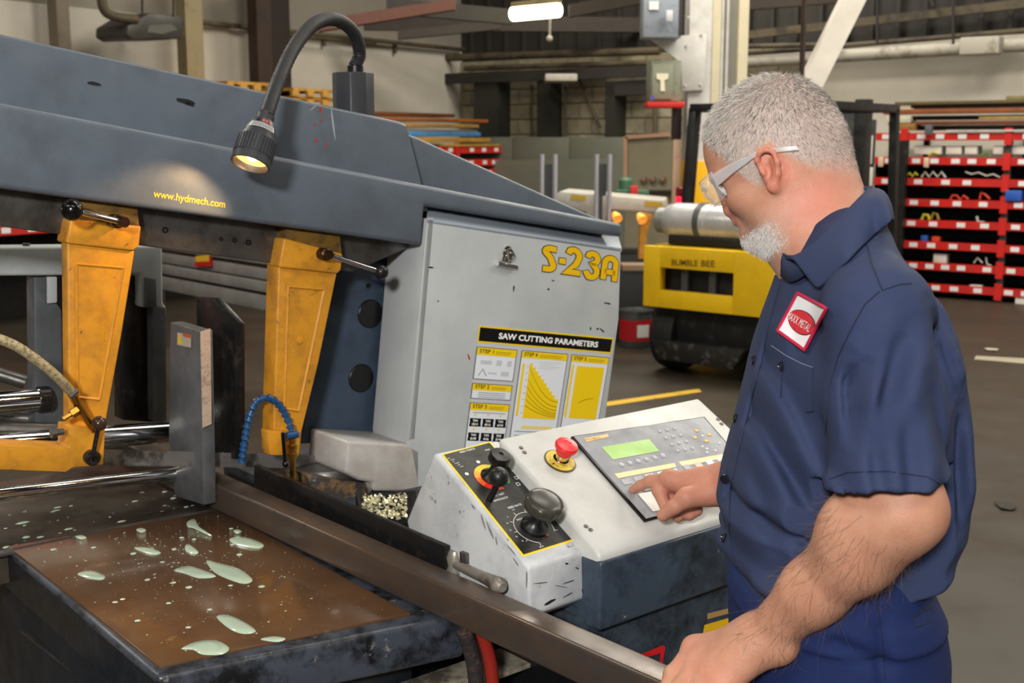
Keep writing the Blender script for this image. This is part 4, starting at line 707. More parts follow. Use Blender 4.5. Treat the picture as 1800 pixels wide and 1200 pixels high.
for k, (x0, y0, x1, y1) in enumerate(((-60, 640, 45, 672), (-60, 722, 70, 738), (-60, 752, 118, 756))):
    b = B(); b.tube([onp(x0, y0, PL(-.55 + .1 * k)), onp(x1, y1, PL(-.5 + .1 * k))], .016, 12); add('feed_roller', b, M_steel, saw)
# --- coolant hoses on the head
b = B(); hp = smooth_path([onp(-420, 400, PL(.17)), onp(-300, 470, PL(.18)), onp(-130, 555, PL(.19)), onp(0, 596, PL(.19)), onp(50, 622, PL(.185)), (onp(100, 662, PL(.17))), onp(128, 692, PL(.14))], 8); b.tube(hp, .0085, 14); hz = add('coolant_hose', b, mat('clear_braided_hose', (176, 164, 130), .35, wear=(128, 116, 88), wear_amt=.6, wear_scale=160, bump=.5, bump_scale=260), saw)
b = B(); b.tube([onp(126, 690, PL(.14)), onp(137, 712, PL(.135)), onp(160, 748, PL(.13)), onp(166, 758, PL(.13))], [.008, .007, .0065, .005], 12); add('hose_barb', b, M_brass, hz)
b = B(); b.tube([onp(122, 697, PL(.15)), onp(136, 686, PL(.15))], .005, 8); add('hose_clamp', b, M_steel, hz)
b = B(); b.lathe(onp(137, 720, PL(.14)), onp(118, 732, PL(.14)) - onp(137, 720, PL(.14)), [(.009, 0), (.009, .014), (.0045, .015), (.0045, .03), (0, .03)], 6, False); add('valve_stem', b, M_brass, hz)
# segmented blue nozzle
np_ = smooth_path([onp(425, 812, PL(.06)), onp(431, 770, PL(.075)), onp(438, 735, PL(.085)), onp(450, 707, PL(.09)), onp(470, 699, PL(.10)), onp(489, 710, PL(.105)), onp(503, 732, PL(.11)), onp(513, 757, PL(.12))], 20)
M_noz = mat('blue_nozzle_plastic', (28, 72, 118), .35, wear=(70, 110, 140), wear_amt=.35, wear_scale=60)
cum = [0]
for i in range(1, len(np_)): cum.append(cum[-1] + (np_[i] - np_[i - 1]).length)
noz = None; nseg = 19
for k in range(nseg):
    s = cum[-1] * (k + .5) / nseg; i = min(range(len(cum)), key=lambda j: abs(cum[j] - s)); t = (np_[min(i + 1, len(np_) - 1)] - np_[max(0, i - 1)]).normalized(); Ls = cum[-1] / nseg
    b = B(); b.lathe(np_[i] - t * Ls * .5, t, [(.0052, 0), (.0085, Ls * .12), (.0085, Ls * .3), (.0055, Ls * .75), (.0055, Ls)], 14)
    if noz is None: noz = add('coolant_nozzle', b, M_noz, saw, label='blue segmented coolant nozzle')
    else: add('nozzle_segment', b, M_noz, noz)
q = onp(513, 765, PL(.12)); b = B(); b.tube([q - U * .012 + Z * .001, q + U * .012 + Z * .001], .0075, 14); add('nozzle_valve', b, M_noz, noz)
b = B(); b.lathe(q - Z * .006, -Z, [(.0065, 0), (.0065, .012), (.009, .013), (.009, .02), (.007, .021), (.007, .03), (.009, .031), (.009, .042), (.006, .043), (.006, .085), (.0, .085)], 10, False); add('brass_fitting', b, M_brass, noz)
b = B(); b.tube([onp(497, 760, PL(.135)), onp(501, 812, PL(.135))], .004, 8); add('valve_handle', b, M_blackg, noz)
b = B(); b.ball(onp(502, 815, PL(.135)), .007, 12); add('handle_knob', b, M_blackg, noz)
# --- fence along the stock
b = B(); b.prism(onpl(PU(.085), [(446, 817), (781, 960), (782, 1012), (446, 890)]), U * .012); fence = add('stock_fence', b, M_dsteel, saw, .0015)
b = B(); hq = onp(800, 988, PU(.102)); b.lathe(hq - Z * .025, Z, [(.014, 0), (.016, .01), (.012, .02), (.015, .034), (.01, .046), (0, .046)], 16, False); hnd = add('clamp_handle', b, mat('cast_handle', (150, 145, 136), .38, metal=.5, wear=(80, 72, 64), wear_amt=.4), saw)
lv = smooth_path([hq + Z * .0, onp(826, 1003, PU(.092)), onp(858, 1018, PU(.084)), onp(884, 1033, PU(.078))], 6); n = len(lv)
b = B(); b.tube(lv, [(.010 - .002 * math.sin(math.pi * i / (n - 1)) + .006 * (i / (n - 1)) ** 3) * (1 if i < n - 2 else (.85, .45)[i - n + 2]) for i in range(n)], 14); add('handle_lever', b, mat('cast_handle', 0), hnd)
b = B(); b.box(onp(818, 982, PU(.099)), U * .006, W * .009, Z * .012); add('clamp_nut', b, M_steel, hnd, .002)
# --- feed control box
n_top = V((.31, -.369, .876)).normalized(); Pt = S(.1, .643, 1.113)
FT = (Pt, n_top)
sidepts = [(.643, 1.113), (.885, .981), (.888, .905), (.86, .885), (.60, .885), (.560, .975)]
b = B(); b.prism([S(.1, w, z) for w, z in sidepts], U * .138); fb = add('feed_control_box', b, M_ctl, saw, .006, 3)
b = B(); fq = onpl(FT, [(776, 799), (861, 776), (1014, 949), (919, 979)]); b.prism([p + n_top * .0004 for p in fq], n_top * .0006); add('panel_border', b, M_dy, fb, smooth=0)
fi = onpl(FT, [(780, 800), (860, 779), (1009, 947), (920, 975)])
b = B(); b.prism([p + n_top * .001 for p in fi], n_top * .0006); add('black_panel', b, mat('panel_black', (32, 31, 30), .38, wear=(60, 58, 56), wear_amt=.35, wear_scale=30, wear_soft=.15), fb, smooth=0)
def FB(s, t, l=.002): return (fi[0] * (1 - s) + fi[1] * s) * (1 - t) + (fi[3] * (1 - s) + fi[2] * s) * t + n_top * l
fex = (fi[1] - fi[0]).normalized(); fey = n_top.cross(fex).normalized()
if fey.dot(fi[0] - fi[3]) < 0: fey = -fey
M_lw = flat('panel_white', (225, 225, 222), .4)
def fbt(s, x, y, h, bold=.01): return text_mesh('panel_lettering', s, onp(x, y, FT), fex, fey, M_lw, fb, bold, None, h, .0022)
fbt('FEED FORCE', 809, 798, .0042); fbt('PRESS', 853, 794, .003); fbt('HEAD FAST', 863, 877, .0042); fbt('APPROACH', 868, 884, .0042); fbt('FEED RATE', 894, 896, .0042); fbt('INCH / MIN', 909, 917, .0038); fbt('MIN', 899, 830, .002)
for k in range(6): fbt(('SET', 'FORCE', 'BY', 'CHART', 'STEP', 'TWO')[k], 787 + 4.5 * k - (k > 2) * 1, 808 + 3.0 * k, .0021)
def disc_sector(c, r0, r1, a0, a1, m, par, name, lift, n=10):
    pts = [c + fex * (r1 * math.cos(math.radians(a0 + (a1 - a0) * i / n))) + fey * (r1 * math.sin(math.radians(a0 + (a1 - a0) * i / n))) for i in range(n + 1)]
    pts += [c + fex * (r0 * math.cos(math.radians(a0 + (a1 - a0) * i / n))) + fey * (r0 * math.sin(math.radians(a0 + (a1 - a0) * i / n))) for i in range(n, -1, -1)]
    b = B(); b.prism([p + n_top * lift for p in pts], n_top * .0003); return add(name, b, m, par, smooth=0)
c1_ = onp(864, 840, FT); R1 = .031
cols = [(60, 170, 70), (190, 195, 50), (242, 190, 20), (245, 160, 30), (235, 90, 30), (220, 40, 30)]
for k, (a0, a1) in enumerate(((-50, 45), (45, 75), (75, 130), (130, 165), (165, 205), (205, 275))): disc_sector(c1_, R1 * .6, R1, a0, a1, flat('dial_%d' % k, cols[k], .4), fb, 'dial_band', .002)
b = B(); b.lathe(c1_ + n_top * .001, n_top, [(.020, 0), (.020, .004), (.012, .010), (.009, .018), (.008, .034), (.0165, .035), (.0185, .038), (.0185, .048), (.0165, .051), (.004, .052), (.0035, .050), (0, .050)], 28, False); add('feed_force_knob', b, M_black, fb)
c2 = onp(860, 880, FT); tip = c2 + n_top * .043 + fey * .004 + fex * .004
b = B(); b.tube([c2, c2 + n_top * .028 + fex * .002, tip], .0055, 12); js = add('approach_joystick', b, M_black, fb)
b = B(); b.ball(tip + n_top * .004, .0165, 22, (1, 1, 1)); add('joystick_ball', b, mat('joystick_black', (26, 26, 28), .4), js)
c3 = onp(938, 928, FT); R3 = .034
b = B(); b.lathe(c3 + n_top * .001, n_top, [(.023, 0), (.023, .006), (.014, .012), (.010, .022), (.0095, .04)], 28, True); kn = add('feed_rate_knob', b, M_black, fb)
rings = []
for r, t in ((.012, .038), (.026, .039), (.0305, .043), (.0312, .048), (.0312, .056), (.0285, .0605), (.020, .063), (.009, .0642), (.001, .0645)):
    rings.append([c3 + n_top * t + fex * (r * (1 + (.03 * math.cos(10 * a) if r > .0300 else 0)) * math.cos(a)) + fey * (r * (1 + (.03 * math.cos(10 * a) if r > .0300 else 0)) * math.sin(a)) for a in [2 * math.pi * j / 60 for j in range(60)]])
b = B(); b.loft(rings); add('knob_cap', b, mat('knob_olive', (58, 55, 50), .3, var=.1), kn, smooth=50)
disc_sector(c3, R3, R3 + .0009, -35, 245, M_lw, fb, 'dial_ring', .002, 40)
for k in range(9):
    a = math.radians(245 - 280 * k / 8 * .98); p = c3 + fex * (R3 * 1.12 * math.cos(a)) + fey * (R3 * 1.12 * math.sin(a)); d = fex * math.cos(a) + fey * math.sin(a); e = n_top.cross(d)
    b = B(); b.box(p + n_top * .0022, d * .0025, e * .0004, n_top * .0002); add('dial_tick', b, M_lw, fb, smooth=0)
for t_, a in (('25', 205), ('20', 190), ('15', 170), ('10', 150), ('5', 130), ('1.0', 100), ('35', 20), ('MAX', 247)):
    p = c3 + fex * (R3 * 1.3 * math.cos(math.radians(a))) + fey * (R3 * 1.3 * math.sin(math.radians(a))); text_mesh('dial_number', t_, p, fex, fey, M_lw, fb, .01, None, .0028, .0022, 'CENTER')
b = B(); b.box(onp(955, 938, FT) + n_top * .003, fex * .0025, fey * .009, n_top * .002); add('knob_stop', b, mat('copper', (150, 80, 50), .35, metal=.8), fb, .001)
for (x, y) in ((840, 813), (820, 834)): b = B(); b.lathe(onp(x, y, FT) + n_top * .0015, n_top, [(.0035, 0), (.0035, .0006), (0, .0006)], 14, False); add('panel_symbol', b, M_lw, fb)
for (x, y) in ((907, 841), (910, 852)):
    b = B(); p = onp(x, y, FT) + n_top * .002
    for dx, dy, sx, sy in ((0, 1, 1, .2), (0, -1, 1, .2), (1, 0, .2, 1), (-1, 0, .2, 1)): b.box(p + fex * dx * .003 + fey * dy * .003, fex * .003 * sx, fey * .003 * sy, n_top * .0002)
    add('panel_symbol', b, M_lw, fb, smooth=0)
PF = PL(.8885)
for i, (x, y, rx, ry, r) in enumerate([(966, 1058, 13, 2.2, -.5), (985, 1030, 15, .5, .2), (1000, 1022, 12, .6, -.3), (998, 1045, 9, .6, -.5), (1024, 1040, .8, 6, -.2), (950, 1024, 12, .5, -.1), (1014, 998, 3, 1, .5), (996, 990, 3, 1.4, -.2)]): blob('scuff', PF, x, y, rx, ry, M_smudge, fb, seed=i + 30, rot=r, lift=.0008)
PS = PU(.0995)
for i, (x, y, rx, ry, r) in enumerate([(862, 932, 1.6, 18, -.4), (850, 918, 1.2, 14, -.3), (899, 966, 1.0, 12, -.7), (907, 987, 1.0, 8, -.6), (926, 1018, 1.0, 16, 0), (873, 950, 1.0, 8, -.2), (832, 890, 1.2, 6, -.6)]): blob('scuff', PS, x, y, rx, ry, flat('grey_scuff', (128, 130, 134), .5), fb, seed=i + 50, rot=r, lift=.0008)
# --- operator console
CT = (Pt + Z * .03, n_top)
cq = onpl(CT, [(886, 768), (1246, 716), (1345, 838), (1262, 925), (1040, 976)])
c_tl, c_tr = cq[0], cq[1]
uw = lambda p: ((p - Q0).dot(U), (p - Q0).dot(W))
u0 = .212; u1 = .722; w0 = .674; w1 = .924
def ctp(u, w, l=0):
    p = S(u, w, 0); p.z = CT[0].z - ((p.x - CT[0].x) * n_top.x + (p.y - CT[0].y) * n_top.y) / n_top.z; return p + n_top * l
sec = lambda u: [ctp(u, w0), ctp(u, w1 - .012), ctp(u, w1) - Z * .004, ctp(u, w1) - Z * .03, V((*ctp(u, w0 + .02).xy, ctp(u, w1).z - .03)), V((*ctp(u, w0).xy, ctp(u, w0).z - .05))]
b = B(); b.prism(sec(u0), U * (u1 - u0)); con = add('control_console', b, mat('console_white_paint', (198, 198, 194), .38, wear=(178, 178, 174), wear_amt=.4, wear_scale=8, wear_soft=.2, wear2=(120, 120, 120), wear2_amt=.22, wear2_scale=30, var=.02), saw, .007, 3)
zf = ctp(u0, w1).z - .012
b = B(); b.prism([S(u0 - .002, w1 - .2, zf - .115), S(u0 - .002, w1 + .003, zf - .115), S(u0 - .002, w1 + .005, zf), S(u0 - .002, w1 - .2, zf)], U * (u1 - u0 + .004)); add('console_box', b, mat('console_dark_paint', (58, 70, 84), .36, wear=(34, 38, 44), wear_amt=.5, wear_scale=12, wear_soft=.1, wear2=(150, 152, 152), wear2_amt=.25, wear2_scale=40), saw, .006, 3)
kq = onpl(CT, [(1002, 771), (1236, 736), (1345, 862), (1132, 919)])
b = B(); b.prism([p + n_top * .0005 for p in kq], n_top * .0055); kp = add('keypad_unit', b, M_blackg, con, .001)
cen = sum(kq, V((0, 0, 0))) / 4; kf = [cen + (p - cen) * .975 for p in kq]
b = B(); b.prism([p + n_top * .006 for p in kf], n_top * .0008); add('keypad_face', b, mat('keypad_grey', (150, 152, 158), .25, var=.04), kp, smooth=0)
kex = (kq[1] - kq[0]).normalized(); key_ = n_top.cross(kex).normalized()
if key_.dot(kq[0] - kq[3]) < 0: key_ = -key_
def KT(x, y, l): return onp(x, y, CT) + n_top * l
def kquad(name, pts, m, l, th=.0006): b = B(); b.prism([KT(x, y, l) for x, y in pts], n_top * th); return add(name, b, m, kp, .0002 if th > .001 else 0, 1, smooth=0)
kquad('lcd_screen', [(1055, 791), (1138, 777), (1156, 798), (1075, 813)], mat('lcd_green', (172, 206, 132), .25, emit=(160, 215, 110), emit_s=.10), .007)
kquad('maker_badge', [(1025, 776), (1065, 768), (1068, 773), (1028, 782)], flat('badge_peach', (240, 190, 120), .4), .007); text_mesh('badge_lettering', 'HYD-MECH', KT(1028, 780, .0078), kex, key_, flat('badge_brown', (150, 105, 50), .4), kp, .01, .034, .0045, 0)
kquad('yellow_strip', [(1078, 838), (1183, 819), (1186, 826), (1084, 846)], flat('strip_peach', (250, 214, 160), .4), .007); kquad('yellow_strip', [(1190, 817), (1268, 803), (1270, 810), (1197, 825)], flat('strip_peach', 0), .007)
M_key = mat('grey_key', (172, 175, 182), .3, var=.03); M_keyw = mat('white_key', (226, 226, 232), .3, var=.02); M_keyp = mat('pink_key', (238, 190, 170), .3); M_keyy = mat('amber_key', (232, 184, 80), .3)
def keyat(x, y, m, s=.007, r=False):
    p = KT(x, y, .0068); b = B()
    if r: b.lathe(p, n_top, [(s * .62, 0), (s * .62, .0012), (s * .5, .0018), (0, .0018)], 14, False)
    else: b.box(p, kex * s, key_ * s * .72, n_top * .0014)
    return add('key', b, m, kp, .0004 if not r else 0, 1)
for k in range(6): keyat(1090 + 14.6 * k, 822 - 3.2 * k, M_key, .0085, True)
for k in range(5): keyat(1099 + 21 * k, 852 - 4.5 * k, (M_key, M_key, M_keyw, M_keyw, M_keyw)[k], .009)
for k in range(4): keyat(1205 + 20 * k, 826 - 4.2 * k, (M_key, M_keyp, M_keyw, M_keyw)[k], .008)
for k in range(4): keyat(1112 + 21 * k, 868 - 4.5 * k, M_key, .009)
for r_ in range(4):
    for c_ in range(3): keyat(1157 + 13 * c_ + 10.5 * r_, 763 - 2.4 * c_ + 11.5 * r_, M_key, .006, True)
for x, y in ((1222, 762), (1244, 769), (1219, 774), (1239, 780)): keyat(x, y, M_keyy, .004)
for x, y in ((1232, 771), (1232, 790), (1240, 794), (1240, 800), (1255, 797), (1262, 784)): keyat(x, y, M_keyw, .0035, True)
kquad('paper_note', [(1118, 874), (1190, 862), (1215, 892), (1145, 905)], flat('note_white', (222, 220, 214), .5), .008)
# emergency stop
ec = onp(984, 811, CT)
b = B(); b.lathe(ec + n_top * .0005, n_top, [(.0285, 0), (.0285, .0015), (.026, .002), (0, .002)], 36, False); es = add('emergency_stop', b, mat('stop_ring_dark', (70, 62, 30), .4), con)
b = B(); b.lathe(ec + n_top * .0026, n_top, [(.026, 0), (.026, .0004), (0, .0004)], 36, False); add('yellow_ring', b, mat('stop_yellow', (215, 185, 60), .4, wear=(150, 125, 40), wear_amt=.4, wear_scale=60), es)
b = B(); b.lathe(ec + n_top * .003, n_top, [(.013, 0), (.014, .004), (.011, .006), (.0115, .014), (.0, .014)], 24, False); add('metal_collar', b, M_chrome, es)
b = B(); b.lathe(ec + n_top * .016, n_top, [(.010, 0), (.0145, .004), (.0155, .010), (.0195, .014), (.0205, .019), (.0185, .023), (.008, .0245), (.0075, .0238), (0, .0238)], 32, False); add('stop_button', b, mat('stop_red', (225, 40, 48), .3), es)
for t_, a in (('E', 170), ('M', 195), ('S', 215), ('T', 300), ('O', 322), ('P', 345)):
    aa = math.radians(a); p = ec + fex * (.0195 * math.cos(aa)) + fey * (.0195 * math.sin(aa)); text_mesh('ring_lettering', t_, p + n_top * .0032, fex, fey, M_dk, es, .01, None, .0045, 0, 'CENTER')
for x, y in ((916, 787), (922, 795), (1030, 925), (1038, 931), (1262, 737), (1268, 745)):
    b = B(); b.lathe(onp(x, y, CT), n_top, [(.0042, -.001), (.0042, .0012), (.002, .0018), (0, .001)], 12, False); add('screw', b, M_steel, con)
# stickers on the console cabinet
PB = PL(.9005)
decal('red_warning_triangle', [(1120, 1152), (1164, 1134), (1169, 1136), (1160, 1195), (1154, 1193), (1161, 1147), (1122, 1160)], flat('warn_red', (205, 25, 30), .4), saw, .0006, PB)
decal('rating_plate', [(1243, 1078), (1283, 1068), (1283, 1077), (1243, 1088)], flat('plate_tan', (170, 135, 85), .4), saw, .0006, PB)
decal('yellow_warning_sticker', [(1238, 1098), (1300, 1080), (1300, 1130), (1232, 1134)], flat('warn_yellow', (228, 178, 20), .4), saw, .0006, PB)
# door clip (a thing of its own)
q = onp(888, 462, PD); ux = (onp(905, 468, PD) - onp(868, 460, PD)).normalized(); uy = W.cross(ux)
if uy.z < 0: uy = -uy
clip = thing('bulldog_clip', 'small chrome bulldog clip stuck on the pale saw door', 'clip', q)
ux = ux * 1.35; uy = uy * 1.35
b = B(); b.tube([q - ux * .021 - uy * .004 + W * .007, q + ux * .021 - uy * .004 + W * .007], .0062, 12); add('clip_jaw', b, M_chrome, clip)
b = B(); b.loft([[q + W * .003 + ux * s * (.010 if k in (0, 1) else .012) + uy * (.002 + .008 * k) + W * .001 * k for s in (-1, 1)] + [q + W * .0015 + ux * s * (.010 if k in (0, 1) else .012) + uy * (.002 + .008 * k) for s in (1, -1)] for k in range(3)]); add('clip_plate', b, M_chrome, clip)
b = B(); b.lathe(q + uy * .02 + W * .0015, W, [(.012, 0), (.012, .002), (.008, .003), (.007, .0015), (0, .0015)], 20, False); add('clip_magnet', b, M_chrome, clip)
b = B(); b.tube(smooth_path([q + uy * .002 + W * .012, q + uy * .012 + W * .018 + ux * .006, q + uy * .022 + W * .016, q + uy * .018 + W * .014 - ux * .006, q + uy * .002 + W * .012], 5), .0016, 8); add('clip_spring', b, M_chrome, clip)
# --- work lamp (a thing clamped to the head)
PLm = PL(.10)
lb = onp(620, 165, PL(.02)); lamp = thing('work_lamp', 'black gooseneck work lamp glowing over the saw head', 'lamp', onp(622, 200, PL(.02)))
M_lb = mat('lamp_black', (48, 50, 55), .45, var=.06)
b = B(); bx = basis(Z)
base_c = onp(622, 205, PL(.02)); h_b = (onp(622, 128, PL(.02)) - base_c).length
b.lathe(base_c - Z * .03, Z, [(.044, 0), (.044, h_b + .03), (.0, h_b + .03)], 8, False); add('lamp_base', b, M_lb, lamp, .002, smooth=25)
tb = base_c + Z * h_b
b = B(); b.lathe(tb - Z * .002 + U * .006, Z, [(.017, 0), (.017, .016), (.013, .018), (.013, .024)], 16); add('neck_collar', b, M_black, lamp)
pts = [tb + U * .006 + Z * .015, onp(632, 92, PL(.03)), onp(620, 55, PL(.05)), onp(588, 34, PL(.08)), onp(550, 44, PL(.12)), onp(516, 85, PL(.16)), onp(490, 140, PL(.20)), onp(470, 195, PL(.235)), onp(465, 212, PL(.24))]
sp = smooth_path(pts, 14)
b = B(); b.tube(sp, [.0135 + (.0005 if i % 2 else -.0005) for i in range(len(sp))], 14); add('gooseneck', b, mat('gooseneck_rubber', (34, 34, 36), .6), lamp)
hd = onp(466, 207, PL(.24)); hv = onp(438, 294, PL(.262)); ax = (hv - hd); Lh = ax.length; ax.normalize()
k_ = Lh / .115
prof = [(.0185, 0), (.0185, .012), (.024, .018), (.030, .030), (.034, .042), (.0345, .050), (.0375, .052), (.0390, .060), (.0395, .100), (.040, .113), (.0385, .115), (.036, .113), (.031, .085), (.012, .070), (0, .068)]
b = B(); b.lathe(hd - ax * .004, ax, [(r * k_ * 1.0, t * k_) for r, t in prof], 40, False); lh = add('lamp_head', b, M_lb, lamp)
x_, y_, _ = basis(ax)
b = B()
for k in range(36):
    a = 2 * math.pi * k / 36; rd = x_ * math.cos(a) + y_ * math.sin(a); tg = ax.cross(rd)
    b.box(hd - ax * .004 + ax * .077 * k_ + rd * .0395 * k_, rd * .0012, tg * .0018, ax * .018 * k_)
stuff(add('grip_rib', b, M_lb, lh, smooth=0))
b = B(); b.lathe(hd - ax * .004 + ax * .070 * k_, ax, [(0, 0), (.011, .001), (.034, .036 * k_), (.0345, .0365 * k_), (.010, -.001), (0, -.002)], 32, False); add('reflector', b, mat('lamp_reflector', (250, 190, 110), .3, emit=(255, 196, 110), emit_s=1.5), lh)
b = B(); b.ball(hd + ax * .088 * k_, .011, 12); add('bulb', b, flat('bulb_glow', (255, 230, 180), .4, emit=(255, 225, 170), emit_s=18), lh)
# printed label wrapped round the lamp head
def wrap(a0, a1, t0, t1, m, lift, name):
    b = B(); n = 10; rows = []
    tocam = (CAM - hd); tocam = (tocam - ax * tocam.dot(ax)).normalized(); sd = ax.cross(tocam)
    for i in range(n + 1):
        a = math.radians(a0 + (a1 - a0) * i / n); rd = tocam * math.cos(a) + sd * math.sin(a)
        rr = lambda t: np.interp(t, [p[1] for p in prof[:10]], [p[0] for p in prof[:10]]) * k_ + lift
        rows.append([hd - ax * .004 + ax * t0 * k_ + rd * float(rr(t0)), hd - ax * .004 + ax * t1 * k_ + rd * float(rr(t1))])
    for i in range(n): b.face([rows[i][0], rows[i][1], rows[i + 1][1], rows[i + 1][0]])
    return add(name, b, m, lh)
wrap(-48, 48, .030, .042, flat('label_silver', (190, 190, 190), .4), .0006, 'rating_label')
wrap(-38, 30, .019, .029, M_dk, .0006, 'black_label')
for k in range(3): wrap(-30 + 14 * k, -22 + 14 * k, .021, .027, flat('label_red', (210, 50, 40), .4), .0012, 'red_lettering')
for k in range(3): wrap(-40, 44, .032 + .0032 * k, .0333 + .0032 * k, flat('label_print', (70, 70, 72), .4), .0012, 'fine_print')
lt = bpy.data.lights.new('work_lamp_light', 'SPOT'); lt.energy = 3.2; lt.color = (1, .60, .28); lt.spot_size = math.radians(82); lt.spot_blend = .35; lt.shadow_soft_size = .02
lo = bpy.data.objects.new('work_lamp_light', lt); COL.objects.link(lo); lo.location = hd + ax * (Lh + .004); lo.rotation_euler = (ax * .42 + (onp(335, 338, PH) - hv).normalized() * .9).to_track_quat('-Z', 'Y').to_euler()
# --- the steel tube being cut
ts = [S(.003, -.9, .8825), S(.072, -.9, .8825)]
tdir = (S(.030, 1.20, 0) - S(.004, 0, 0)).normalized(); tn = Z.cross(tdir)
if tn.dot(U) < 0: tn = -tn
o_ = S(.004, 0, .8825) - tdir * .9
M_tube = mat('mill_scale_steel', (78, 70, 66), .33, metal=.45, wear=(104, 82, 62), wear_amt=.42, wear_scale=7, wear_soft=.2, stretch=None, bump=.05)
L_t = 2.5; tw = .050; tt = .0575; r_ = .006
def rr_sec(w, h, r, o):
    out = []
    for cx, cy, a0 in ((w - r, h - r, 0), (r, h - r, 90), (r, r, 180), (w - r, r, 270)):
        for k in range(5): a = math.radians(a0 + 22.5 * k); out.append(o + tn * (cx + r * math.cos(a)) + Z * (cy + r * math.sin(a)))
    return out
b = B(); inn = rr_sec(tw - .012, tt - .012, .004, o_ + tn * .006 + Z * .006); outr = rr_sec(tw, tt, r_, o_)
sh = tdir * L_t
b.loft([inn, outr, [p + sh for p in outr], [p + sh for p in inn]], True, False)
tubeo = tag(add('square_tube', b, M_tube, None, smooth=30), 'long dark square steel tube lying across the saw table beneath his hand', 'steel tube')
# --- hoses under the table
for nm, lab, m, pp, r in (('red_hose', 'red rubber hose hanging below the steel tube', mat('red_rubber', (150, 40, 32), .4), [(825, 1100), (842, 1120), (856, 1160), (864, 1230)], .0115), ('black_hose', 'grimy black corrugated hose hanging beside the red hose', mat('grimy_rubber', (40, 36, 36), .6, bump=.8, bump_scale=90, wear=(90, 60, 55), wear_amt=.4, wear_scale=40), [(818, 1108), (826, 1130), (836, 1170), (842, 1230)], .0125)):
    pl = PL(.80) if 'red' in nm else PL(.79)
    if 'black' in nm: pts = [onp(x - 2, y, PL(.83)) for x, y in pp]
    else: pts = [onp(x + 4, y, PL(.82)) for x, y in pp]
    b = B(); b.tube(smooth_path(pts, 8), r, 14); ho = add(nm, b, m, None); tag(ho, lab, 'hose')
b = B(); b.tube(smooth_path([atz(700, 1230, .5), atz(780, 1195, .5), atz(870, 1180, .5), atz(930, 1200, .5)], 8), .012, 12); tag(add('red_hose', b, mat('red_rubber', 0), None), 'red hose lying curled in the dark under the saw', 'hose')
# --- swarf heap beside the control box
rnd = random.Random(5)
b = B()
for k in range(420):
    x, y = 638 + 76 * rnd.random(), 872 + 40 * rnd.random()
    p = onp(x, y, (S(0, .42, .90), (Z * .75 + W * .66 - U * .2).normalized())) + Z * rnd.random() * .006
    a = V((rnd.gauss(0, 1), rnd.gauss(0, 1), rnd.gauss(0, .6))).normalized(); c = a.cross(V((rnd.gauss(0, 1), rnd.gauss(0, 1), rnd.gauss(0, 1)))).normalized(); s = .002 + .003 * rnd.random()
    b.face([p - a * s - c * s * .5, p + a * s - c * s * .6, p + a * s * .7 + c * s * .6, p - a * s * .8 + c * s * .5])
tag(add('swarf', b, mat('bright_swarf', (238, 234, 205), .25, metal=.7), None, smooth=0), 'heap of bright metal swarf beside the feed control box', 'swarf', kind='stuff')
b = B(); b.prism(onpl((S(0, .42, .897), (Z * .75 + W * .66 - U * .2).normalized()), [(625, 868), (730, 862), (738, 905), (690, 930), (640, 912)]), -Z * .03); add('chip_chute', b, M_dsteel, saw)
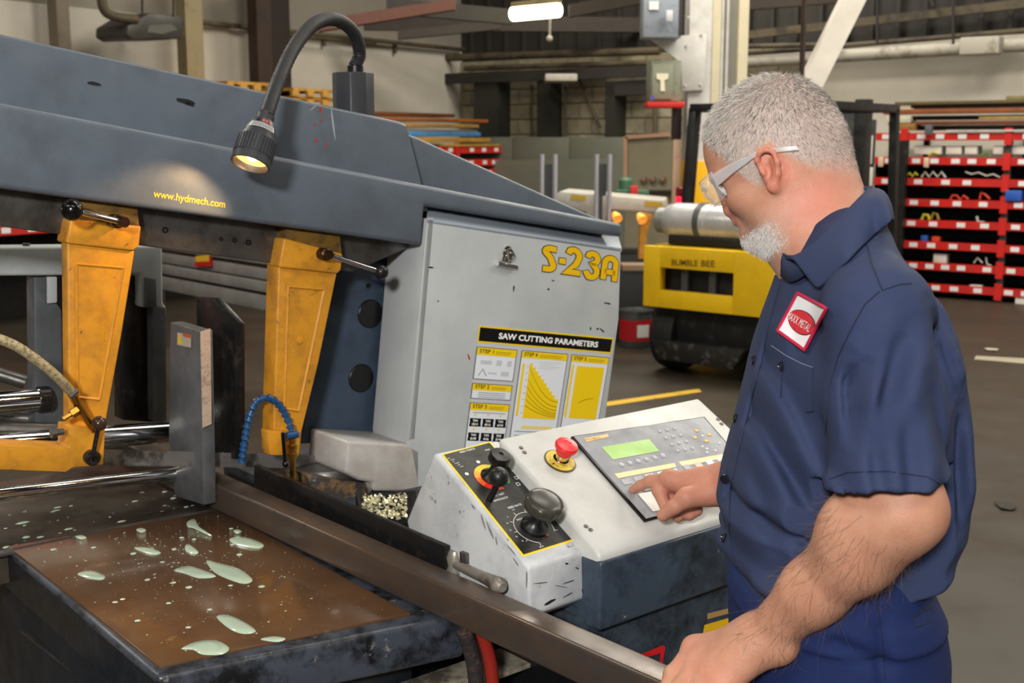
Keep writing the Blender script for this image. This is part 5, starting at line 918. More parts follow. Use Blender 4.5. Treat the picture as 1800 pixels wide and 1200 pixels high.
# --- coolant on the table
M_cool = mat('milky_coolant', (172, 190, 170), .08, coat=.5, var=.03, rough_var=.02)
PTB = (V((0, 0, tabz + .0022)), Z)
def puddle(pts, label):
    q = onpl(PTB, pts); c = sum(q, V((0, 0, 0))) / len(q); n = len(q)
    s = []
    for i in range(n):
        for k in range(3):
            t = k / 3; a, b1_, c1, d = q[i - 1], q[i], q[(i + 1) % n], q[(i + 2) % n]
            s.append(.5 * ((2 * b1_) + (c1 - a) * t + (2 * a - 5 * b1_ + 4 * c1 - d) * t * t + (3 * b1_ - a - 3 * c1 + d) * t ** 3))
    b = B(); b.loft([s, [c + (p - c) * .93 + Z * .0016 for p in s], [c + (p - c) * .5 + Z * .0022 for p in s]], True, True)
    tag(add('coolant_puddle', b, M_cool, None, smooth=80), label, 'puddle', 'milky coolant puddles on the brown plate')
for pts, lab in [
    ([(362, 985), (385, 990), (420, 1000), (444, 1018), (430, 1026), (402, 1018), (376, 1005)], 'long slanting milky puddle, nearest the middle of the brown plate'),
    ([(305, 1002), (330, 995), (362, 1004), (380, 1013), (350, 1016), (325, 1008)], 'flat milky puddle just beside the long slanting puddle'),
    ([(136, 1008), (160, 1003), (184, 1012), (178, 1019), (150, 1015)], 'oval milky puddle alone toward the outer edge of the plate'),
    ([(404, 946), (430, 944), (463, 956), (455, 964), (425, 960), (408, 954)], 'bean-shaped milky puddle close to the steel tube'),
    ([(329, 917), (342, 912), (350, 926), (373, 942), (360, 938), (340, 928), (330, 926)], 'thin tailed milky splash by the vise jaw'),
    ([(325, 960), (332, 957), (349, 970), (340, 974), (327, 969)], 'comma-shaped milky puddle between the tailed splash and the long puddle'),
    ([(236, 962), (262, 963), (283, 971), (268, 975), (245, 968)], 'narrow milky puddle by the far edge of the brown plate'),
    ([(380, 1084), (400, 1081), (432, 1095), (450, 1109), (430, 1114), (405, 1106)], 'bluish milky puddle with a bright glint near the plate front'),
    ([(318, 1140), (345, 1128), (380, 1126), (403, 1138), (390, 1150), (355, 1150), (340, 1142)], 'widest bluish puddle at the front corner of the plate'),
    ([(458, 1123), (480, 1119), (502, 1122), (490, 1128), (468, 1126)], 'thin bluish puddle at the front edge of the plate'),
    ([(239, 931), (249, 928), (257, 932), (248, 936)], 'small round milky spot near the far edge strip'),
    ([(410, 933), (418, 931), (425, 934), (417, 938)], 'small milky spot beside the steel tube, nearest the vise jaw'),
    ([(132, 943), (144, 941), (152, 945), (142, 948)], 'small milky spot close to the far outer corner')]:
    puddle(pts, lab)
b = B(); rnd = random.Random(8)
for k in range(430):
    s, t = rnd.random(), rnd.random()
    if rnd.random() < .5: s, t = rnd.gauss(.6, .2), rnd.gauss(.35, .18)
    if not (.03 < s < .97 and .04 < t < .97): continue
    p = (ti[0] * (1 - s) + ti[1] * s) * (1 - t) + (ti[3] * (1 - s) + ti[2] * s) * t + Z * .0022
    r = .0007 + .0016 * rnd.random() ** 3 + (.004 if rnd.random() < .05 else 0); e = .7 + .6 * rnd.random()
    b.loft([[p + V((r * math.cos(a), r * e * math.sin(a), 0)) for a in (0, 1.05, 2.09, 3.14, 4.19, 5.24)], [p + V((r * .6 * math.cos(a), r * .6 * e * math.sin(a), r * .22)) for a in (0, 1.05, 2.09, 3.14, 4.19, 5.24)]])
for k in range(60):
    p = S(-.45 + .45 * rnd.random(), -.03 - .22 * rnd.random(), .8765); r = .001 + .006 * rnd.random() ** 3; e = 1 + 2 * rnd.random()
    b.loft([[p + U * (r * e * math.cos(a)) + W * (r * math.sin(a)) for a in (0, 1.05, 2.09, 3.14, 4.19, 5.24)], [p + U * (r * e * .6 * math.cos(a)) + W * (r * .6 * math.sin(a)) + Z * r * .3 for a in (0, 1.05, 2.09, 3.14, 4.19, 5.24)]])
tag(add('coolant_droplets', b, M_cool, None, smooth=80), 'scattered pale coolant droplets over the brown plate and vise bed', 'droplets', kind='stuff')
# ------------------------------------------------------------------ distance-field modelling for the man
from mathutils.bvhtree import BVHTree
A_ = lambda *v: np.array(v, float)
def smin(a, b, k):
    if k <= 0: return np.minimum(a, b)
    h = np.clip(.5 + .5 * (b - a) / k, 0, 1); return b + (a - b) * h - k * h * (1 - h)
def cone(a, b, r1, r2, k=.01):
    a, b = A_(*a), A_(*b); ab = b - a; L2 = float(ab @ ab); R = max(r1, r2)
    def f(P):
        q = P - a; t = np.clip(q @ ab / L2, 0, 1); return np.linalg.norm(q - t[:, None] * ab, axis=1) - (r1 + (r2 - r1) * t)
    return (np.minimum(a, b) - R, np.maximum(a, b) + R, f, k)
def ell(c, r, k=.01, M=None):
    c, r = A_(*c), A_(*r); M = np.eye(3) if M is None else np.asarray(M); R = r.max()
    def f(P):
        q = (P - c) @ M; k0 = np.linalg.norm(q / r, axis=1); k1 = np.linalg.norm(q / r ** 2, axis=1) + 1e-9; return k0 * (k0 - 1) / k1
    return (c - R, c + R, f, k)
def secloft(zs, cx, cy, ra, rb, k=.01, p=2.0, lo=None, hi=None):
    """stack of super-ellipse sections along z"""
    zs = np.array(zs); cx, cy, ra, rb = map(np.array, (cx, cy, ra, rb))
    def f(P):
        z = P[:, 2]; a = np.interp(z, zs, ra); b_ = np.interp(z, zs, rb); X = (P[:, 0] - np.interp(z, zs, cx)) / a; Y = (P[:, 1] - np.interp(z, zs, cy)) / b_
        rr = (np.abs(X) ** p + np.abs(Y) ** p) ** (1 / p); d = (rr - 1) * np.minimum(a, b_)
        return np.maximum(d, np.maximum(zs[0] - z, z - zs[-1]))
    return (A_((cx - ra).min(), (cy - rb).min(), zs[0]), A_((cx + ra).max(), (cy + rb).max(), zs[-1]), f, k)
def neg(pr): return (pr[0], pr[1], pr[2], -abs(pr[3]) - 1e-9)
def field(parts, h, post=None, pad=.012, blk=20):
    lo = np.min([q[0] for q in parts if q[3] > 0], 0) - pad; hi = np.max([q[1] for q in parts if q[3] > 0], 0) + pad
    n = np.ceil((hi - lo) / h / blk).astype(int) * blk; D = np.full(n + 1, 1.0, 'f')
    ax = [lo[i] + h * np.arange(n[i] + 1) for i in range(3)]; half = blk * h * .5 * 1.01 + h
    for bx in range(0, n[0], blk):
        for by in range(0, n[1], blk):
            for bz in range(0, n[2], blk):
                c = lo + h * (A_(bx, by, bz) + blk / 2)
                act = [q for q in parts if np.all(c + half + .03 > q[0]) and np.all(c - half - .03 < q[1])]
                if not any(q[3] > 0 for q in act): continue
                sl = tuple(slice(s, s + blk + 1) for s in (bx, by, bz))
                G = np.stack(np.meshgrid(ax[0][sl[0]], ax[1][sl[1]], ax[2][sl[2]], indexing='ij'), -1).reshape(-1, 3)
                # cheap test at the block centre first
                d = None
                for q in act:
                    v = q[2](G)
                    if q[3] > 0: d = v if d is None else smin(d, v, q[3])
                    elif d is not None: d = -smin(-d, v, -q[3])
                if d is None: continue
                if post is not None and np.abs(d).min() < .05: d = post(G, d)
                D[sl] = d.reshape([s.stop - s.start for s in sl])
    return D, lo, h
def nets(D, lo, h):
    S_ = (D < 0); n = np.array(D.shape) - 1
    cnt = np.zeros(n, np.int8)
    for i in (0, 1):
        for j in (0, 1):
            for k in (0, 1): cnt += S_[i:n[0] + i, j:n[1] + j, k:n[2] + k]
    act = (cnt > 0) & (cnt < 8); idx = np.argwhere(act); ids = np.full(n, -1, np.int32); ids[act] = np.arange(len(idx))
    acc = np.zeros((len(idx), 3)); num = np.zeros(len(idx)); C = [(i, j, k) for i in (0, 1) for j in (0, 1) for k in (0, 1)]
    for a in C:
        for ax in range(3):
            if a[ax]: continue
            b_ = list(a); b_[ax] = 1
            va = D[idx[:, 0] + a[0], idx[:, 1] + a[1], idx[:, 2] + a[2]].astype(float); vb = D[idx[:, 0] + b_[0], idx[:, 1] + b_[1], idx[:, 2] + b_[2]].astype(float)
            m = (va < 0) != (vb < 0); t = np.where(m, va / np.where(m, va - vb, 1), 0); p = np.repeat(A_(*a)[None], len(idx), 0); p[:, ax] = t
            acc += p * m[:, None]; num += m
    verts = lo + h * (idx + acc / num[:, None]); quads = []
    for ax in range(3):
        o = [i for i in range(3) if i != ax]; s0 = [slice(None)] * 3; s1 = [slice(None)] * 3; s0[ax] = slice(0, -1); s1[ax] = slice(1, None)
        a = S_[tuple(s0)]; b_ = S_[tuple(s1)]; cr = np.argwhere(a != b_); cr = cr[(cr[:, o[0]] > 0) & (cr[:, o[1]] > 0) & (cr[:, o[0]] < n[o[0]]) & (cr[:, o[1]] < n[o[1]])]
        q = []
        for d0, d1 in ((0, 0), (-1, 0), (-1, -1), (0, -1)):
            c = cr.copy(); c[:, o[0]] += d0; c[:, o[1]] += d1; q.append(ids[c[:, 0], c[:, 1], c[:, 2]])
        q = np.stack(q, 1); fl = S_[cr[:, 0], cr[:, 1], cr[:, 2]] ^ (ax == 1); q[fl] = q[fl][:, ::-1]; quads.append(q[:, ::-1])
    Q = np.concatenate(quads); Q = Q[(Q >= 0).all(1)]
    return verts, Q
def np_mesh(name, verts, quads):
    me = bpy.data.meshes.new(name); me.vertices.add(len(verts)); me.vertices.foreach_set('co', np.ascontiguousarray(verts, 'f').ravel())
    k = quads.shape[1]; me.loops.add(len(quads) * k); me.loops.foreach_set('vertex_index', np.ascontiguousarray(quads, np.int32).ravel())
    me.polygons.add(len(quads)); me.polygons.foreach_set('loop_start', np.arange(0, len(quads) * k, k, dtype=np.int32))
    me.polygons.foreach_set('use_smooth', np.ones(len(quads), bool)); me.update(calc_edges=True); me.validate(); return me
def bvh_of(verts, quads): return BVHTree.FromPolygons([tuple(map(float, v)) for v in verts], [tuple(map(int, q)) for q in quads])
def vnoise(P, s, seed=0):
    r = np.random.RandomState(seed); o = np.zeros(len(P))
    for i in range(6):
        d = r.normal(size=3); d /= np.linalg.norm(d); o += np.sin(P @ d * s * (.7 + .6 * r.rand()) + 6.28 * r.rand())
    return o / 6
PX = lambda x, y, Y: np.array(aty(x, y, Y))
# ------------------------------------------------------------------ head frame
PSI, TH, HS = math.radians(20), math.radians(35), .92
hf = A_(-math.cos(PSI) * math.cos(TH), math.sin(PSI) * math.cos(TH), -math.sin(TH)); hl = A_(-math.sin(PSI), -math.cos(PSI), 0); hu = np.cross(hf, hl)
HM = np.stack([hf, hl, hu], 1)
_ear = A_(.008, .080, .030)
HC = A_(0, 1.55, 0)
for _ in range(4):   # put the top of the ear where the photo shows it
    yy = (HM @ _ear)[1] * HS + 1.55; HC = PX(1338, 266, yy) - HM @ _ear * HS
def H(x, y, z, raw=False): return HC + HM @ A_(x, y, z if (z > .03 or raw) else .03 + (z - .03) * .87) * HS
def hell(c, r, k, rot=None, raw=False): return ell(H(*c, raw), A_(*r) * HS, k, HM if rot is None else HM @ rot)
def hcone(a, b, r1, r2, k, raw=False): return cone(H(*a, raw), H(*b, raw), r1 * HS, r2 * HS, k)
def roty(d): c, s = math.cos(math.radians(d)), math.sin(math.radians(d)); return np.array([[c, 0, s], [0, 1, 0], [-s, 0, c]])
head = [hell((-.003, 0, .045), (.091, .076, .083), .02), hell((.026, 0, .030), (.062, .066, .075), .03), hell((.038, 0, -.030), (.052, .055, .062), .03),
        hcone((.078, 0, -.070), (.045, .044, -.056), .021, .018, .025), hcone((.078, 0, -.070), (.045, -.044, -.056), .021, .018, .025),
        hcone((.045, .046, -.055), (.004, .060, -.022), .018, .016, .025), hcone((.045, -.046, -.055), (.004, -.060, -.022), .018, .016, .025),
        hell((.082, 0, -.073), (.020, .024, .017), .02), hcone((.084, .022, .036), (.074, .045, .032), .010, .008, .015), hcone((.084, -.022, .036), (.074, -.045, .032), .010, .008, .015),
        hell((.066, .040, -.012), (.022, .022, .018), .02), hell((.066, -.040, -.012), (.022, .022, .018), .02),
        hcone((.088, 0, .028), (.097, 0, -.012), .008, .0095, .012), hell((.094, 0, -.016), (.012, .011, .010), .008), hell((.088, .013, -.020), (.009, .007, .008), .006), hell((.088, -.013, -.020), (.009, .007, .008), .006),
        hcone((.091, .018, -.040), (.097, 0, -.037), .006, .007, .008), hcone((.091, -.018, -.040), (.097, 0, -.037), .006, .007, .008), hcone((.088, .016, -.052), (.093, 0, -.053), .007, .008, .008), hcone((.088, -.016, -.052), (.093, 0, -.053), .007, .008, .008),
        neg(hell((.094, .032, .018), (.016, .017, .012), .012)), neg(hell((.094, -.032, .018), (.016, .017, .012), .012)),
        hell((.078, .032, .018), (.0125, .0125, .0125), .002), hell((.078, -.032, .018), (.0125, .0125, .0125), .002), neg(hcone((.103, .018, -.0455), (.106, -.018, -.0455), .0025, .0025, .004))]
for s in (1, -1):   # ears: plate, helix rim, antihelix, tragus, lobe
    Rr = roty(-18); e = lambda x, z, o=0: (lambda v: (v[0] + .014, s * (.076 + o), v[2] + .004))(Rr @ A_(x, 0, z) * .82)
    head += [hell(e(-.004, .002, .004), (.0148, .005, .024), .008, Rr, True)]
    rim = [(.010, .004, .006), (.012, .020, .010), (.004, .031, .014), (-.008, .032, .016), (-.018, .024, .018), (-.020, .008, .018), (-.015, -.010, .015), (-.006, -.024, .011)]
    for i in range(len(rim) - 1): head.append(hcone(e(*rim[i]), e(*rim[i + 1]), .0036, .0036, .003, True))
    head += [neg(hell(e(-.002, .000, .013), (.0078, .008, .0107), .004, Rr, True)), neg(hell(e(-.007, .019, .014), (.0058, .005, .0066), .003, Rr, True)), hcone(e(-.012, .014, .012), e(-.009, -.012, .012), .003, .003, .004, True), hell(e(.008, -.001, .009), (.004, .004, .006), .003, None, True), hell(e(-.001, -.027, .010), (.0075, .005, .0085), .006, Rr, True)]
nb = PX(1462, 432, 1.51)
head += [cone(H(-.032, 0, -.012), nb, .052, .060, .04), cone(H(.02, 0, -.045), nb + A_(-.035, 0, .01), .042, .048, .035), cone(nb, nb + A_(-.005, 0, -.12), .058, .045, .03)]
# ------------------------------------------------------------------ arms and hands
sh_l, sh_r = A_(.402, 1.305, 1.430), A_(.44, 1.65, 1.43)
el_l = PX(1582, 900, 1.235); wr_l = PX(1345, 1117, 1.345); el_r = A_(.42, 1.74, 1.17)
fd = wr_l - el_l
arm = [cone(nb + A_(.02, 0, -.12), sh_l + A_(.004, .01, -.02), .05, .036, .03), cone(nb + A_(.02, 0, -.12), sh_r + A_(0, 0, -.02), .05, .04, .03), cone(sh_l + A_(.004, .01, -.02), el_l, .036, .046, .02),
       cone(el_l + A_(.004, 0, .004), el_l + fd * .30, .040, .0435, .02), cone(el_l + fd * .30, el_l + fd * .62, .0435, .036, .02), cone(el_l + fd * .62, wr_l, .036, .0270, .02),
       ell(el_l + fd * .17 + A_(-.012, 0, .012), (.048, .038, .041), .03), ell(el_l + A_(.020, .004, -.002), (.025, .022, .024), .02),
       cone(wr_l + A_(.012, -.012, -.006), wr_l + A_(-.004, .006, -.003), .0250, .0250, .015), ell(wr_l + A_(.02, -.018, -.004), (.012, .012, .012), .012)]
ktop = .957
# left hand resting on the tube: knuckle line from the index (far) to the little finger (near)
mcp = [PX(1222, 1141, 1.405), PX(1232, 1166, 1.375), PX(1248, 1188, 1.350), PX(1272, 1205, 1.330)]
fr = [.0118, .0120, .0115, .0100]
tubedir = np.array(tdir)
for i, m in enumerate(mcp):
    base = wr_l + (m - wr_l) * .18 + A_(0, 0, 0)
    arm += [cone(base, m, .019, .0155, .022), ell(m + A_(0, 0, .003), (.0135, .0135, .0125), .012)]
    d = A_(-.030, -.030, -.020) * (1, 1.05, 1.0, .82)[i]
    p1 = m + d + A_(0, 0, 0); p2 = p1 + A_(-.012, -.014, -.024) * (1, 1.05, 1, .85)[i]; p3 = p2 + A_(-.003, -.004, -.022)
    arm += [cone(m, p1, fr[i] + .0012, fr[i], .008), ell(p1, (fr[i] * 1.06,) * 3, .004), cone(p1, p2, fr[i], fr[i] * .93, .004), cone(p2, p3, fr[i] * .93, fr[i] * .8, .004)]
arm += [cone(wr_l + (mcp[1] - wr_l) * .35 + A_(0, 0, -.006), wr_l + (mcp[2] - wr_l) * .8 + A_(0, 0, -.008), .023, .019, .02),
        cone(wr_l + (mcp[0] - wr_l) * .25, PX(1262, 1140, 1.42) + A_(0, .014, -.024), .018, .013, .015), cone(PX(1262, 1140, 1.42) + A_(0, .014, -.024), PX(1225, 1152, 1.44) + A_(0, .006, -.018), .013, .0115, .006), cone(PX(1225, 1152, 1.44) + A_(0, .006, -.018), PX(1205, 1172, 1.45) + A_(0, 0, -.02), .0115, .009, .004)]
# right forearm and pointing hand
tipR = np.array(onp(1108, 870, CT) + n_top * .0125)
wr_r = PX(1276, 850, 1.855); mI = PX(1176, 843, 1.892); mM = PX(1184, 852, 1.915); mR = PX(1200, 862, 1.925); mL = PX(1220, 868, 1.925)
arm += [cone(sh_r + A_(0, 0, -.02), el_r, .04, .042, .02), cone(el_r, el_r + (wr_r - el_r) * .4, .044, .045, .02), cone(el_r + (wr_r - el_r) * .4, wr_r, .045, .030, .02)]
pI = mI + (tipR - mI) * .50 + A_(0, 0, .006); pD = mI + (tipR - mI) * .78 + A_(0, 0, .004)
arm += [cone(wr_r + A_(0, 0, .004), mI + A_(.008, 0, -.003), .026, .0165, .02), cone(wr_r, mM + A_(.006, 0, -.002), .026, .017, .02), cone(wr_r + A_(0, .006, -.006), mR, .024, .016, .02), cone(wr_r + A_(0, .008, -.010), mL, .022, .015, .02),
        cone(mI, pI, .0118, .0104, .008), ell(pI, (.0107,) * 3, .004), cone(pI, pD, .0102, .0092, .004), cone(pD, tipR, .0092, .0076, .004), ell(mI + A_(0, 0, .003), (.014,) * 3, .01)]
for m, k1, k2, k3 in ((mM, PX(1158, 862, 1.895), PX(1172, 893, 1.880), PX(1192, 908, 1.880)), (mR, PX(1176, 876, 1.905), PX(1196, 903, 1.888), PX(1212, 905, 1.888)), (mL, PX(1205, 882, 1.905), PX(1216, 900, 1.893), PX(1226, 897, 1.893))):
    arm += [cone(m, k1, .0122, .0112, .008), cone(k1, k2, .0112, .0102, .004), cone(k2, k3, .0102, .009, .003)]
tb_, t1_, t2_, t3_ = PX(1240, 868, 1.845), PX(1207, 874, 1.838), PX(1186, 890, 1.838), PX(1166, 905, 1.845)
arm += [cone(tb_, t1_, .020, .0165, .018), cone(t1_, t2_, .0150, .0125, .008), cone(t2_, t3_, .0125, .0105, .004)]
core = [secloft([1.12, 1.2, 1.28, 1.36, 1.40], [.42, .42, .42, .42, .42], [1.48] * 5, [.06, .07, .07, .05, .04], [.08, .10, .10, .08, .06], .03)]
def skin_post(P, d):
    d = d + .0006 * vnoise(P, 90, 1) * 1.0
    # tendons and creases on the backs of the hands, wrist wrinkles
    q = P - wr_l; ax = fd / np.linalg.norm(fd); t = q @ ax; m = np.exp(-(np.linalg.norm(q, axis=1) / .03) ** 2)
    d = d + .0007 * m * np.sin(t * 1500)
    for i in range(4):
        a, b_ = wr_l + A_(0, 0, .02), mcp[i] + A_(0, 0, .012); ab = b_ - a; tt = np.clip((P - a) @ ab / (ab @ ab), .15, .95); dist = np.linalg.norm(P - a - tt[:, None] * ab, axis=1); d = d - .0022 * np.exp(-(dist / .0065) ** 2)
    return d
D, lo, hh_ = field(head + arm + core, .0026, skin_post)
bv, bq = nets(D, lo, hh_); del D
person = thing('person', 'grey-haired man in navy work clothes pressing keys on the saw console', 'person', (.43, 1.48, 0))
bme = np_mesh('body', bv, bq)
loc = (bv - HC) @ HM / HS      # every vertex in the head's own axes
# skin colour zones: r = redness, g = grey stubble/scalp
x, y, z = loc.T
nearhead = (np.linalg.norm(bv - HC, axis=1) < .22)
hairline_x = [-.12, -.09, -.06, -.035, -.020, -.002, .012, .020, .030, .038, .046, .052, .060, .068, .076, .084]
hairline_z = [-.060, -.058, -.040, -.022, .004, .036, .040, .004, -.006, -.004, .012, .035, .075, .106, .122, .140]
hairm = np.clip((z - np.interp(x, hairline_x, hairline_z)) / (.012 + .03 * np.clip((-.02 - x) / .03, 0, 1)) + .5, 0, 1) * nearhead * (np.abs(y) < .085)
ear = (np.abs(y) > .074) & (np.abs(x - .012) < .026) & (np.abs(z - .004) < .030) & nearhead
hairm[ear & (np.abs(y) > .077)] = 0
beard = np.clip((-.028 - z) / .03, 0, 1) * np.clip((x + .02) / .07, 0, 1) * np.clip((z + .125) / .04, 0, 1) * nearhead * (np.abs(y) < .09)
goat = np.clip((-.046 - z) / .010, 0, 1) * np.clip((x - .030) / .030, 0, 1) * np.clip((z + .098) / .012, 0, 1) * nearhead
red = np.zeros(len(bv)); red = np.where(ear, .6 * np.clip((np.abs(y) - .075) / .006, 0, 1), 0.0)
red = np.maximum(red, nearhead * .65 * np.exp(-((x + .01) / .05) ** 2 - ((z + .065) / .035) ** 2)); red = np.maximum(red, nearhead * .6 * np.exp(-((x - .105) / .02) ** 2 - ((z + .015) / .02) ** 2))
for i in range(4): red = np.maximum(red, .45 * np.exp(-(np.linalg.norm(bv - mcp[i], axis=1) / .03) ** 2))
red = np.maximum(red, .42 * np.exp(-(np.linalg.norm(bv - (wr_r + mI) / 2, axis=1) / .10) ** 2)); red = np.maximum(red, .35 * np.exp(-(np.linalg.norm(bv - el_l - A_(.03, 0, 0), axis=1) / .03) ** 2))
eyew = np.zeros(len(bv))
for s in (1, -1): eyew[np.linalg.norm(loc - A_(.078, s * .032, .018), axis=1) < .0132] = 1
at = bme.color_attributes.new('zone', 'FLOAT_COLOR', 'POINT')
at.data.foreach_set('color', np.stack([red, np.maximum(hairm * .8, np.maximum(beard * .28, goat * .75)), eyew, np.ones(len(bv))], 1).astype('f').ravel())
def skin_mat():
    m = mat('skin', (184, 138, 113), .48, var=.10, wear_scale=45, bump=.25, bump_scale=420, sss=.10, spec=.45, wear=(172, 112, 90), wear_amt=.30, wear_soft=.3)
    nt = m.node_tree; bs = nt.nodes['Principled BSDF']; src = bs.inputs['Base Color'].links[0].from_socket
    a = nt.nodes.new('ShaderNodeVertexColor'); a.layer_name = 'zone'; sp = nt.nodes.new('ShaderNodeSeparateColor'); nt.links.new(a.outputs[0], sp.inputs[0])
    for i, c in ((0, (200, 118, 100)), (1, (176, 164, 158)), (2, (225, 222, 215))):
        mx = nt.nodes.new('ShaderNodeMix'); mx.data_type = 'RGBA'; nt.links.new(sp.outputs[i], mx.inputs[0]); nt.links.new(src, mx.inputs[6]); mx.inputs[7].default_value = (*lin(c), 1); src = mx.outputs[2]
    nt.links.new(src, bs.inputs['Base Color']); return m
body = mesh_obj('body', bme, skin_mat(), person)
# ------------------------------------------------------------------ hair, beard and arm hair as fine strands
def strands_obj(name, roots, dirs, lens, rad, m, curl=.25, npt=4, seed=0):
    r = np.random.RandomState(seed); n = len(roots); c = bpy.data.hair_curves.new(name); c.add_curves([npt] * n)
    bend = r.normal(size=(n, 3)) * curl; P = np.zeros((n, npt, 3))
    for i in range(npt):
        t = i / (npt - 1); P[:, i] = roots + (dirs * t + bend * t * t) * lens[:, None]
    ctr = P.reshape(-1, 3).mean(0); P = P - ctr
    c.attributes['position'].data.foreach_set('vector', P.astype('f').ravel())
    ra = c.attributes.get('radius') or c.attributes.new('radius', 'FLOAT', 'POINT'); ra.data.foreach_set('value', np.tile(np.linspace(rad, rad * .35, npt), n).astype('f'))
    c.materials.append(m); o = bpy.data.objects.new(name, c); COL.objects.link(o); o.parent = person; o.location = V(ctr) - V(person.location); return o
def hair_mat(name, c0, c1, c2=None):
    m = bpy.data.materials.new(name); m.use_nodes = True; nt = m.node_tree; bs = nt.nodes['Principled BSDF']; hi = nt.nodes.new('ShaderNodeHairInfo'); rp = nt.nodes.new('ShaderNodeValToRGB')
    nt.links.new(hi.outputs['Random'], rp.inputs[0]); rp.color_ramp.elements[0].color = (*lin(c0), 1); rp.color_ramp.elements[1].color = (*lin(c1), 1)
    if c2: e = rp.color_ramp.elements.new(.5); e.color = (*lin(c2), 1)
    nt.links.new(rp.outputs[0], bs.inputs['Base Color']); bs.inputs['Roughness'].default_value = .45; bs.inputs['Specular IOR Level'].default_value = .4
    return m
# face areas and normals for scattering
q0, q1, q2, q3 = (bv[bq[:, i]] for i in range(4)); fn = np.cross(q2 - q0, q3 - q1); far = np.linalg.norm(fn, axis=1) / 2; fn = fn / (2 * far[:, None] + 1e-12); fc = (q0 + q1 + q2 + q3) / 4
if np.mean(np.einsum('ij,ij->i', fn[np.linalg.norm(fc - HC, axis=1) < .12], (fc - HC)[np.linalg.norm(fc - HC, axis=1) < .12])) < 0: fn = -fn
def scatter(wt, n, seed):
    r = np.random.RandomState(seed); w = np.clip(wt, 0, None) * far; i = r.choice(len(w), n, p=w / w.sum()); a, b_ = r.rand(n), r.rand(n)
    return (q0[i] * ((1 - a) * (1 - b_))[:, None] + q1[i] * (a * (1 - b_))[:, None] + q2[i] * (a * b_)[:, None] + q3[i] * ((1 - a) * b_)[:, None]), fn[i], i
fz = lambda arr: arr[bq].mean(1)
hw = fz(hairm); root, nn, ii = scatter(hw ** 1.5 * (hw > .08), 26000, 1); lr = (root - HC) @ HM / HS; rs = np.random.RandomState(2)
# combed away from the whorl at the crown, forwards on top and down at the sides and back
whorl = A_(-.055, .0, .118); fl = lr - whorl; fl[:, 0] += .02; fl /= np.linalg.norm(fl, axis=1)[:, None] + 1e-6; down = np.clip((.08 - lr[:, 2]) / .08, 0, 1)[:, None]; fl = fl * (1 - .6 * down) + A_(-.1, 0, -1) * .8 * down; flw = fl @ HM.T
flw -= nn * np.einsum('ij,ij->i', flw, nn)[:, None]; flw /= np.linalg.norm(flw, axis=1)[:, None] + 1e-6
topness = np.clip((lr[:, 2] - .02) / .08, 0, 1); ln = (.0052 + .0045 * topness) * (.75 + .5 * rs.rand(len(root)))
dv = nn * (.24 + .12 * topness)[:, None] + flw * .95 + rs.normal(size=root.shape) * .12
dk = rs.rand(len(root)) < np.clip(.12 + .62 * np.clip((.01 - lr[:, 0]) / .08, 0, 1) * np.clip((.105 - lr[:, 2]) / .05, 0, 1), 0, .72)
strands_obj('hair', (root - nn * .001)[~dk], dv[~dk], ln[~dk], .00021, hair_mat('grey_hair', (128, 120, 112), (232, 228, 222), (190, 184, 178)), .18, 4, 3)['label'] = 'short cropped grey hair'
strands_obj('hair', (root - nn * .001)[dk], dv[dk], ln[dk], .00021, hair_mat('dark_hair', (62, 54, 50), (128, 118, 110), (92, 84, 78)), .18, 4, 4)['label'] = 'darker grey hair at the back'
bw = fz(goat) + .12 * fz(beard); root, nn, ii = scatter(bw, 7500, 5); fl = (A_(.15, 0, -1) @ HM.T)[None] * np.ones((len(root), 1)); fl = fl - nn * np.einsum('ij,ij->i', fl, nn)[:, None]
strands_obj('beard', root - nn * .0008, nn * .38 + fl * .8 + np.random.RandomState(6).normal(size=root.shape) * .16, .0022 + .0042 * fz(goat)[ii], .00016, hair_mat('white_beard', (190, 186, 182), (240, 238, 236)), .25, 3, 7)['label'] = 'short white beard'
tarm = ((fc - el_l) @ fd) / (fd @ fd); darm = np.linalg.norm(fc - el_l - tarm[:, None] * fd, axis=1); aw = ((tarm > -.02) & (tarm < 1.02) & (darm < .075)).astype(float) * (fc[:, 2] < 1.26) * (.35 + .65 * np.clip(1.1 - tarm, 0, 1)) * np.clip((tarm + .05) * 6, .1, 1)
root, nn, ii = scatter(aw, 1000, 9); fl = fd / np.linalg.norm(fd) * .7 + A_(.0, 0, -.6)
fl = fl[None] - nn * (nn @ fl)[:, None]
strands_obj('arm_hair', root - nn * .0005, nn * .30 + fl * .9 + np.random.RandomState(10).normal(size=root.shape) * .35, .010 + .014 * np.random.RandomState(11).rand(len(root)), .00013, hair_mat('dark_arm_hair', (52, 36, 28), (120, 92, 72)), .5, 5, 12)
# ------------------------------------------------------------------ shirt
def sil(ys, xf, xb, Y=1.47):
    zs, c, a = [], [], []
    for yy, f_, b_ in zip(ys, xf, xb):
        p, q = PX(f_, yy, Y), PX(b_, yy, Y); zs.append((p[2] + q[2]) / 2); c.append((p[0] + q[0]) / 2); a.append((q[0] - p[0]) / 2)
    return zs, c, a
ys = [1018, 1000, 982, 950, 900, 850, 800, 740, 680, 620, 570, 520, 475, 440, 405]
xf = [1305, 1308, 1292, 1289, 1270, 1280, 1293, 1313, 1330, 1346, 1360, 1376, 1390, 1410, 1440]
xb = [1450, 1492, 1578, 1646, 1673, 1676, 1682, 1676, 1672, 1662, 1645, 1618, 1585, 1552, 1520]
zs, cx_, ra_ = sil(ys, xf, xb)
rb_ = [.185, .190, .198, .20, .205, .205, .205, .205, .205, .20, .19, .17, .14, .105, .075]
o = np.argsort(zs); zs, cx_, ra_, rb_ = (list(np.array(t)[o]) for t in (zs, cx_, ra_, rb_))
